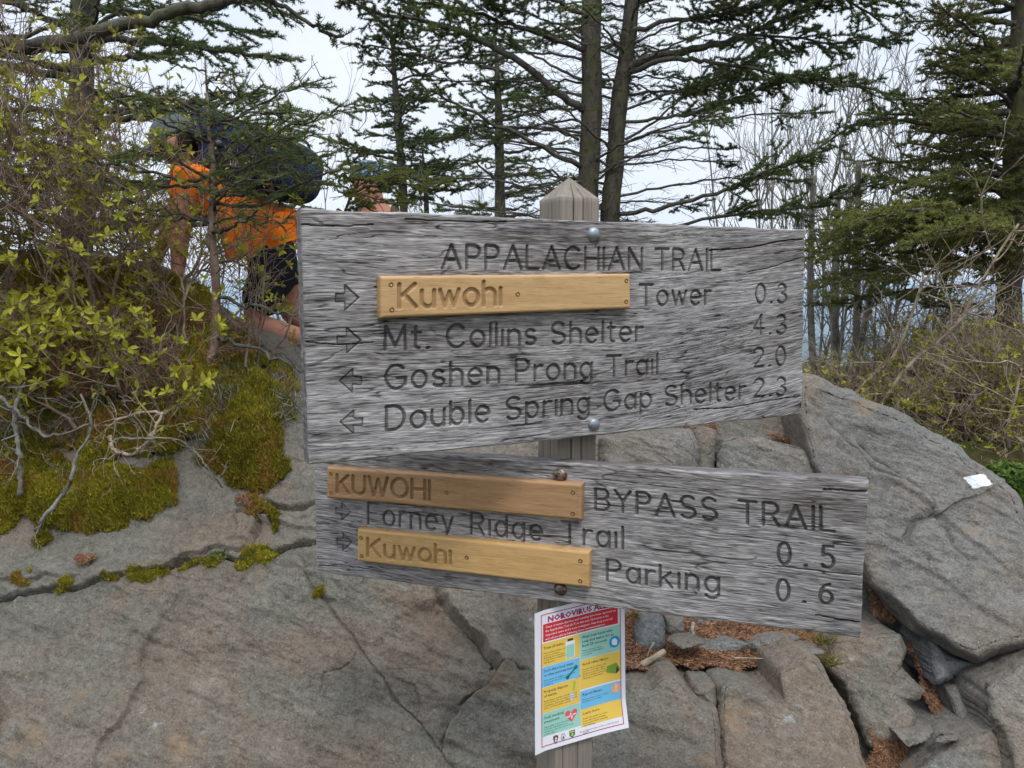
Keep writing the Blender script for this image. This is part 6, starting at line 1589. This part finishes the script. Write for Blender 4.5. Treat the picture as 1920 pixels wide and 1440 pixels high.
def orange_hiker():
    D = 3.62
    p = lambda x, y, dd=0.0: P(x, y, D + dd)
    hipc = p(532, 462); root = thing('person', 'hiker in an orange shirt and black shorts with a navy pack, stooping on the rock', 'person', [hipc[0], hipc[1], float(p(500, 660)[2])])
    J = {}; E = []
    J['hip'] = (hipc, (.150, .125)); J['waist'] = (p(482, 420), (.140, .110)); J['chest'] = (p(424, 378), (.150, .12)); J['should'] = (p(376, 336), (.12, .10)); J['neck'] = (p(350, 306, -.02), .056)
    J['head0'] = (p(336, 284, -.04), (.072, .075)); J['head1'] = (p(328, 260, -.06), (.085, .09)); J['head2'] = (p(324, 242, -.07), (.055, .06)); J['nose'] = (p(304, 278, -.10), .016)
    E += [('hip', 'waist'), ('waist', 'chest'), ('chest', 'should'), ('should', 'neck'), ('neck', 'head0'), ('head0', 'head1'), ('head1', 'head2'), ('head0', 'nose')]
    for s_, dd in (('r', -.17), ('l', .17)):
        a = p(352, 338, dd); el = p(338, 430, dd * 1.2 - .02) if s_ == 'r' else p(322, 420, dd * 1.1); wr = p(334, 508, dd * 1.1 - .05) if s_ == 'r' else p(290, 490, dd)
        J[s_ + 'sh'] = (a, .060); J[s_ + 'el'] = (el, .044); J[s_ + 'fa'] = ((el * .6 + wr * .4), .040); J[s_ + 'wr'] = (wr, .028)
        E += [('should', s_ + 'sh'), (s_ + 'sh', s_ + 'el'), (s_ + 'el', s_ + 'fa'), (s_ + 'fa', s_ + 'wr')]
        fingers(J, E, wr, wr - el, np.array([0, 1.0, 0]), np.array([-.8, 0, -.4]), s_, .45)
    # near leg kneels: knee at the left, shin along the rock to the right; the far foot is planted
    kn = p(474, 604, -.14); an = p(592, 640, -.14)
    J['rth'] = (p(515, 505, -.10), .096); J['rth2'] = (p(494, 555, -.13), .078); J['rk'] = (kn, .062); J['rc'] = (p(525, 628, -.14), .062); J['ra'] = (an, .040); J['rt'] = (p(626, 640, -.14), .036); J['rtt'] = (p(640, 664, -.14), .028)
    E += [('hip', 'rth'), ('rth', 'rth2'), ('rth2', 'rk'), ('rk', 'rc'), ('rc', 'ra'), ('ra', 'rt'), ('rt', 'rtt')]
    J['lth'] = (p(534, 520, .10), .092); J['lth2'] = (p(540, 556, .10), .074); J['lk'] = (p(546, 585, .10), .062); J['lc'] = (p(590, 622, .14), .056); J['la'] = (p(640, 640, .16), .040); J['lt'] = (p(664, 652, .16), .036); J['ltt'] = (p(676, 674, .16), .030)
    E += [('hip', 'lth'), ('lth', 'lth2'), ('lth2', 'lk'), ('lk', 'lc'), ('lc', 'la'), ('la', 'lt'), ('lt', 'ltt')]
    body = skin_body('body', J, E, M['skin'], root)
    def fat(keys, edges, extra, name, mat, addl=()):
        JJ = {k_: (J[k_][0], tuple(np.atleast_1d(J[k_][1]) + extra) if not np.isscalar(J[k_][1]) else J[k_][1] + extra) for k_ in keys}
        for k_, v in addl: JJ[k_] = v
        return skin_body(name, JJ, edges, mat, root, post=lambda c: c + .016 * np.stack([fbm(c * [9, 9, 22], 3, 5), fbm(c * [9, 9, 22], 3, 6), fbm(c * 14, 3, 7)], -1))
    sl = lambda s_: (s_ + 'sl', (J[s_ + 'sh'][0] * .45 + J[s_ + 'el'][0] * .55, .066))
    fat(['waist', 'chest', 'should', 'rsh', 'lsh'], [('hem', 'waist'), ('waist', 'chest'), ('chest', 'should'), ('should', 'rsh'), ('should', 'lsh'), ('rsh', 'rsl'), ('lsh', 'lsl'), ('hem', 'hem2')], .024, 'shirt', M['orange'], [('hem', (p(520, 446), (.172, .150))), ('hem2', (p(536, 458), (.168, .146))), sl('r'), sl('l')])
    fat(['hip', 'rth', 'rth2', 'lth'], [('waist2', 'hip'), ('hip', 'rth'), ('rth', 'rth2'), ('rth2', 'rcuff'), ('hip', 'lth'), ('lth', 'lcuff')], .018, 'shorts', M['black'], [('waist2', (p(505, 440), (.160, .128))), ('rcuff', (p(478, 588, -.14), .090)), ('lcuff', (p(538, 540, .10), .09))])
    # shirt tail hanging at the belly
    tl = MB(); a_, b_ = p(410, 400, -.20), p(428, 490, -.21)
    u_ = np.linspace(0, 1, 12); v_ = np.linspace(0, 1, 12); U_, V_ = np.meshgrid(u_, v_)
    pts = (p(404, 388, -.15) * ((1 - U_) * (1 - V_))[..., None] + p(556, 400, -.20) * (U_ * (1 - V_))[..., None] + p(430, 494, -.12) * ((1 - U_) * V_)[..., None] + p(560, 450, -.20) * (U_ * V_)[..., None])
    pts = pts + np.array([0, -1, 0]) * (.03 * np.sin(U_ * 9) * V_ + .03)[..., None]
    tl.add(pts.reshape(-1, 3), grid_quads(12, 12)); tl.add((pts + np.array([0, .012, 0])).reshape(-1, 3), grid_quads(12, 12)[:, ::-1]); tl.build('shirt_tail', M['orange'], root)
    head_parts(root, (J['head0'][0] + J['head1'][0]) / 2, np.array([-.8, -.35, -.35]), p(330, 236) - p(366, 296) + np.array([.02, 0, .12]), M['hair'], M['greyc'])
    for nm_, ks in (('boot', ('ra', 'rt', 'rtt')), ('boot', ('la', 'lt', 'ltt'))):
        skin_body(nm_, {k_: (J[k_][0], J[k_][1] + .016) for k_ in ks}, [(ks[0], ks[1]), (ks[1], ks[2])], M['greyc'], root)
    # the pack lies along the back; it is worn, but it is a thing of its own
    cb = p(490, 306, -.02); ax = nrm(p(590, 345) - p(390, 285)); up = nrm(np.cross(np.array([0, 1.0, 0]), ax)); up = up if up[2] > 0 else -up
    pk = thing('backpack', 'navy backpack on the back of the hiker in orange', 'backpack', cb - up * .1)
    def puff(name, ce, L, W, Hh, mat, sd, e=4.0):
        b = MB(); ph = np.linspace(-math.pi / 2, math.pi / 2, 26); th = np.arange(44) * 2 * math.pi / 44
        cx_, sx_ = np.cos(ph), np.sin(ph); f = lambda t_: np.sign(t_) * np.abs(t_) ** (2 / e)
        v = ce + (f(cx_)[:, None] * f(np.cos(th))[None])[..., None] * ax * L + (f(cx_)[:, None] * f(np.sin(th))[None])[..., None] * np.array([0, 1.0, 0]) * W + (f(sx_)[:, None] + 0 * th[None])[..., None] * up * Hh
        v = v + (.018 * fbm(v * 9, 3, sd))[..., None] * nrm_rows((v - ce).reshape(-1, 3)).reshape(v.shape)
        b.add(v.reshape(-1, 3), grid_quads(26, 44, True)); return b.build(name, mat, pk)
    puff('main_compartment', cb + up * .0, .25, .16, .135, M['navy'], 1)
    puff('lid', cb - ax * .20 + up * .075, .10, .15, .075, M['navy'], 2)
    puff('side_pocket', cb + ax * .14 - np.array([0, .17, 0]), .11, .05, .08, M['navy'], 3)
    puff('bottle', cb + ax * .22 + up * .03 - np.array([0, .15, 0]), .06, .04, .04, Mat('blue_bottle', .35, .5, 0, (.04, .08, .22)).m, 4, 2.2)
    for t_ in (-.13, .02, .15):
        s_ = MB(); th = np.linspace(0, 2 * math.pi, 41); f = lambda q: np.sign(q) * np.abs(q) ** .5
        s_.tube(cb + ax * t_ + (f(np.cos(th)) * .172)[:, None] * np.array([0, 1.0, 0]) + (f(np.sin(th)) * .147)[:, None] * up, .006, .006, 6); s_.build('compression_strap', M['black'], pk)
        s_ = MB(); s_.tube([cb + ax * (t_ - .012) - np.array([0, .176, 0]) + up * .02, cb + ax * (t_ + .012) - np.array([0, .176, 0]) + up * .02], .012, .012, 6); s_.build('buckle', M['greyc'], pk)
    for dd in (-.1, .1):
        s_ = MB(); s_.tube(smooth_path([p(410, 290, dd), p(372, 300, dd), p(372, 350, dd * 1.2), p(420, 400, dd * 1.5)], 14), .016, .016, 8); s_.build('shoulder_strap', M['black'], pk)
orange_hiker()

def second_hiker():
    D = 4.7
    p = lambda x, y, dd=0.0: P(x, y, D + dd)
    foot = p(700, 860); gz = .52
    root = thing('person', 'hiker in a blue patterned cap with olive shoulder strap, mostly hidden behind the upper board', 'person', [foot[0], D, gz])
    J = {}; E = []
    hc = p(690, 345)
    X0 = hc[0] + .05
    at = lambda dx, dy, z: np.array([X0 + dx, D + dy, z])
    zs = float(p(700, 402)[2])          # shoulder height
    J['hip'] = (at(.02, .02, zs - .56), (.150, .110)); J['waist'] = (at(.02, .01, zs - .36), (.130, .100)); J['chest'] = (at(.01, 0, zs - .16), (.155, .110)); J['should'] = (at(0, 0, zs - .04), (.12, .085)); J['neck'] = (at(-.02, 0, zs + .05), .056)
    J['head0'] = (hc + np.array([.0, 0, -.055]), (.072, .078)); J['head1'] = (hc + np.array([.0, 0, .03]), (.080, .092)); J['head2'] = (hc + np.array([.0, 0, .085]), (.055, .065)); J['nose'] = (hc + np.array([-.095, -.06, -.035]), .017); J['chin'] = (hc + np.array([-.06, -.04, -.10]), .032)
    E += [('hip', 'waist'), ('waist', 'chest'), ('chest', 'should'), ('should', 'neck'), ('neck', 'head0'), ('head0', 'head1'), ('head1', 'head2'), ('head0', 'nose'), ('head0', 'chin')]
    for s_, sg in (('r', -1), ('l', 1)):
        a = at(sg * .17, 0, zs - .05); el = at(sg * .21, -.02, zs - .33); wr = at(sg * .16, -.16, zs - .52)
        J[s_ + 'sh'] = (a, .058); J[s_ + 'el'] = (el, .043); J[s_ + 'wr'] = (wr, .028); E += [('should', s_ + 'sh'), (s_ + 'sh', s_ + 'el'), (s_ + 'el', s_ + 'wr')]
        fingers(J, E, wr, wr - el, np.array([sg * 1.0, 0, 0]), np.array([0, .3, -.8]), s_, .4)
        h = at(sg * .10, .02, zs - .66); k_ = at(sg * .11, -.02, (zs - .58 + gz) / 2 - .03); an = at(sg * .12, .02, gz + .08)
        J[s_ + 'th'] = (h, .092); J[s_ + 'kn'] = (k_, .060); J[s_ + 'cf'] = ((k_ * .65 + an * .35) + np.array([0, .02, 0]), .056); J[s_ + 'an'] = (an, .038); J[s_ + 'to'] = (an + np.array([-.03, -.16, -.045]), .034)
        E += [('hip', s_ + 'th'), (s_ + 'th', s_ + 'kn'), (s_ + 'kn', s_ + 'cf'), (s_ + 'cf', s_ + 'an'), (s_ + 'an', s_ + 'to')]
    # kn key clash with finger knuckles is avoided by the prefix rename below
    skin_body('body', J, E, M['skin'], root)
    g = lambda ks, ex: {k_: (J[k_][0], tuple(np.atleast_1d(J[k_][1]) + ex) if not np.isscalar(J[k_][1]) else J[k_][1] + ex) for k_ in ks}
    JJ = g(['hip', 'waist', 'chest', 'should', 'rsh', 'lsh'], .018)
    for s_ in 'rl': JJ[s_ + 'sl'] = (J[s_ + 'sh'][0] * .4 + J[s_ + 'el'][0] * .6, .062)
    skin_body('shirt', JJ, [('hip', 'waist'), ('waist', 'chest'), ('chest', 'should'), ('should', 'rsh'), ('should', 'lsh'), ('rsh', 'rsl'), ('lsh', 'lsl')], M['greyc'], root)
    skin_body('shorts', g(['hip', 'rth', 'lth'], .02), [('hip', 'rth'), ('hip', 'lth')], M['black'], root)
    for s_ in 'rl': skin_body('boot', g([s_ + 'an', s_ + 'to'], .016), [(s_ + 'an', s_ + 'to')], M['khaki'], root)
    head_parts(root, hc, np.array([-.85, -.5, -.15]), np.array([0, 0, 1.0]), M['hair'], M['bluecap'], brim=False)
    for sg in (-1, 1):
        st = MB(); st.tube(smooth_path([at(sg * .10, .13, zs - .05), at(sg * .10, .02, zs + .045), at(sg * .11, -.12, zs - .06), at(sg * .12, -.15, zs - .25)], 14), .022, .022, 8); st.build('shoulder_strap', M['khaki'], root)
second_hiker()
# ------------------------------------------------------------------ the air: far ridges fade to blue
def haze():
    b = MB(); x, y0, y1, z0, z1 = 11500, -300, 10800, -1300, 14
    v = [(sx * x, y, z) for z in (z0, z1) for sx, y in ((-1, y0), (1, y0), (1, y1), (-1, y1))]
    b.add(v, [[0, 3, 2, 1], [4, 5, 6, 7], [0, 1, 5, 4], [1, 2, 6, 5], [2, 3, 7, 6], [3, 0, 4, 7]])
    m = bpy.data.materials.new('hazy_air'); m.use_nodes = True; n = m.node_tree.nodes; n.clear()
    o = n.new('ShaderNodeOutputMaterial'); pv = n.new('ShaderNodeVolumePrincipled')
    pv.inputs['Color'].default_value = (.66, .83, 1.0, 1); pv.inputs['Density'].default_value = HAZE
    m.node_tree.links.new(pv.outputs[0], o.inputs['Volume'])
    ob = b.build('haze', m, None, False)
    tag(ob, 'thin blue air between the rock and the far ridges', None, None, 'stuff')
HAZE = 2.6e-4
haze()
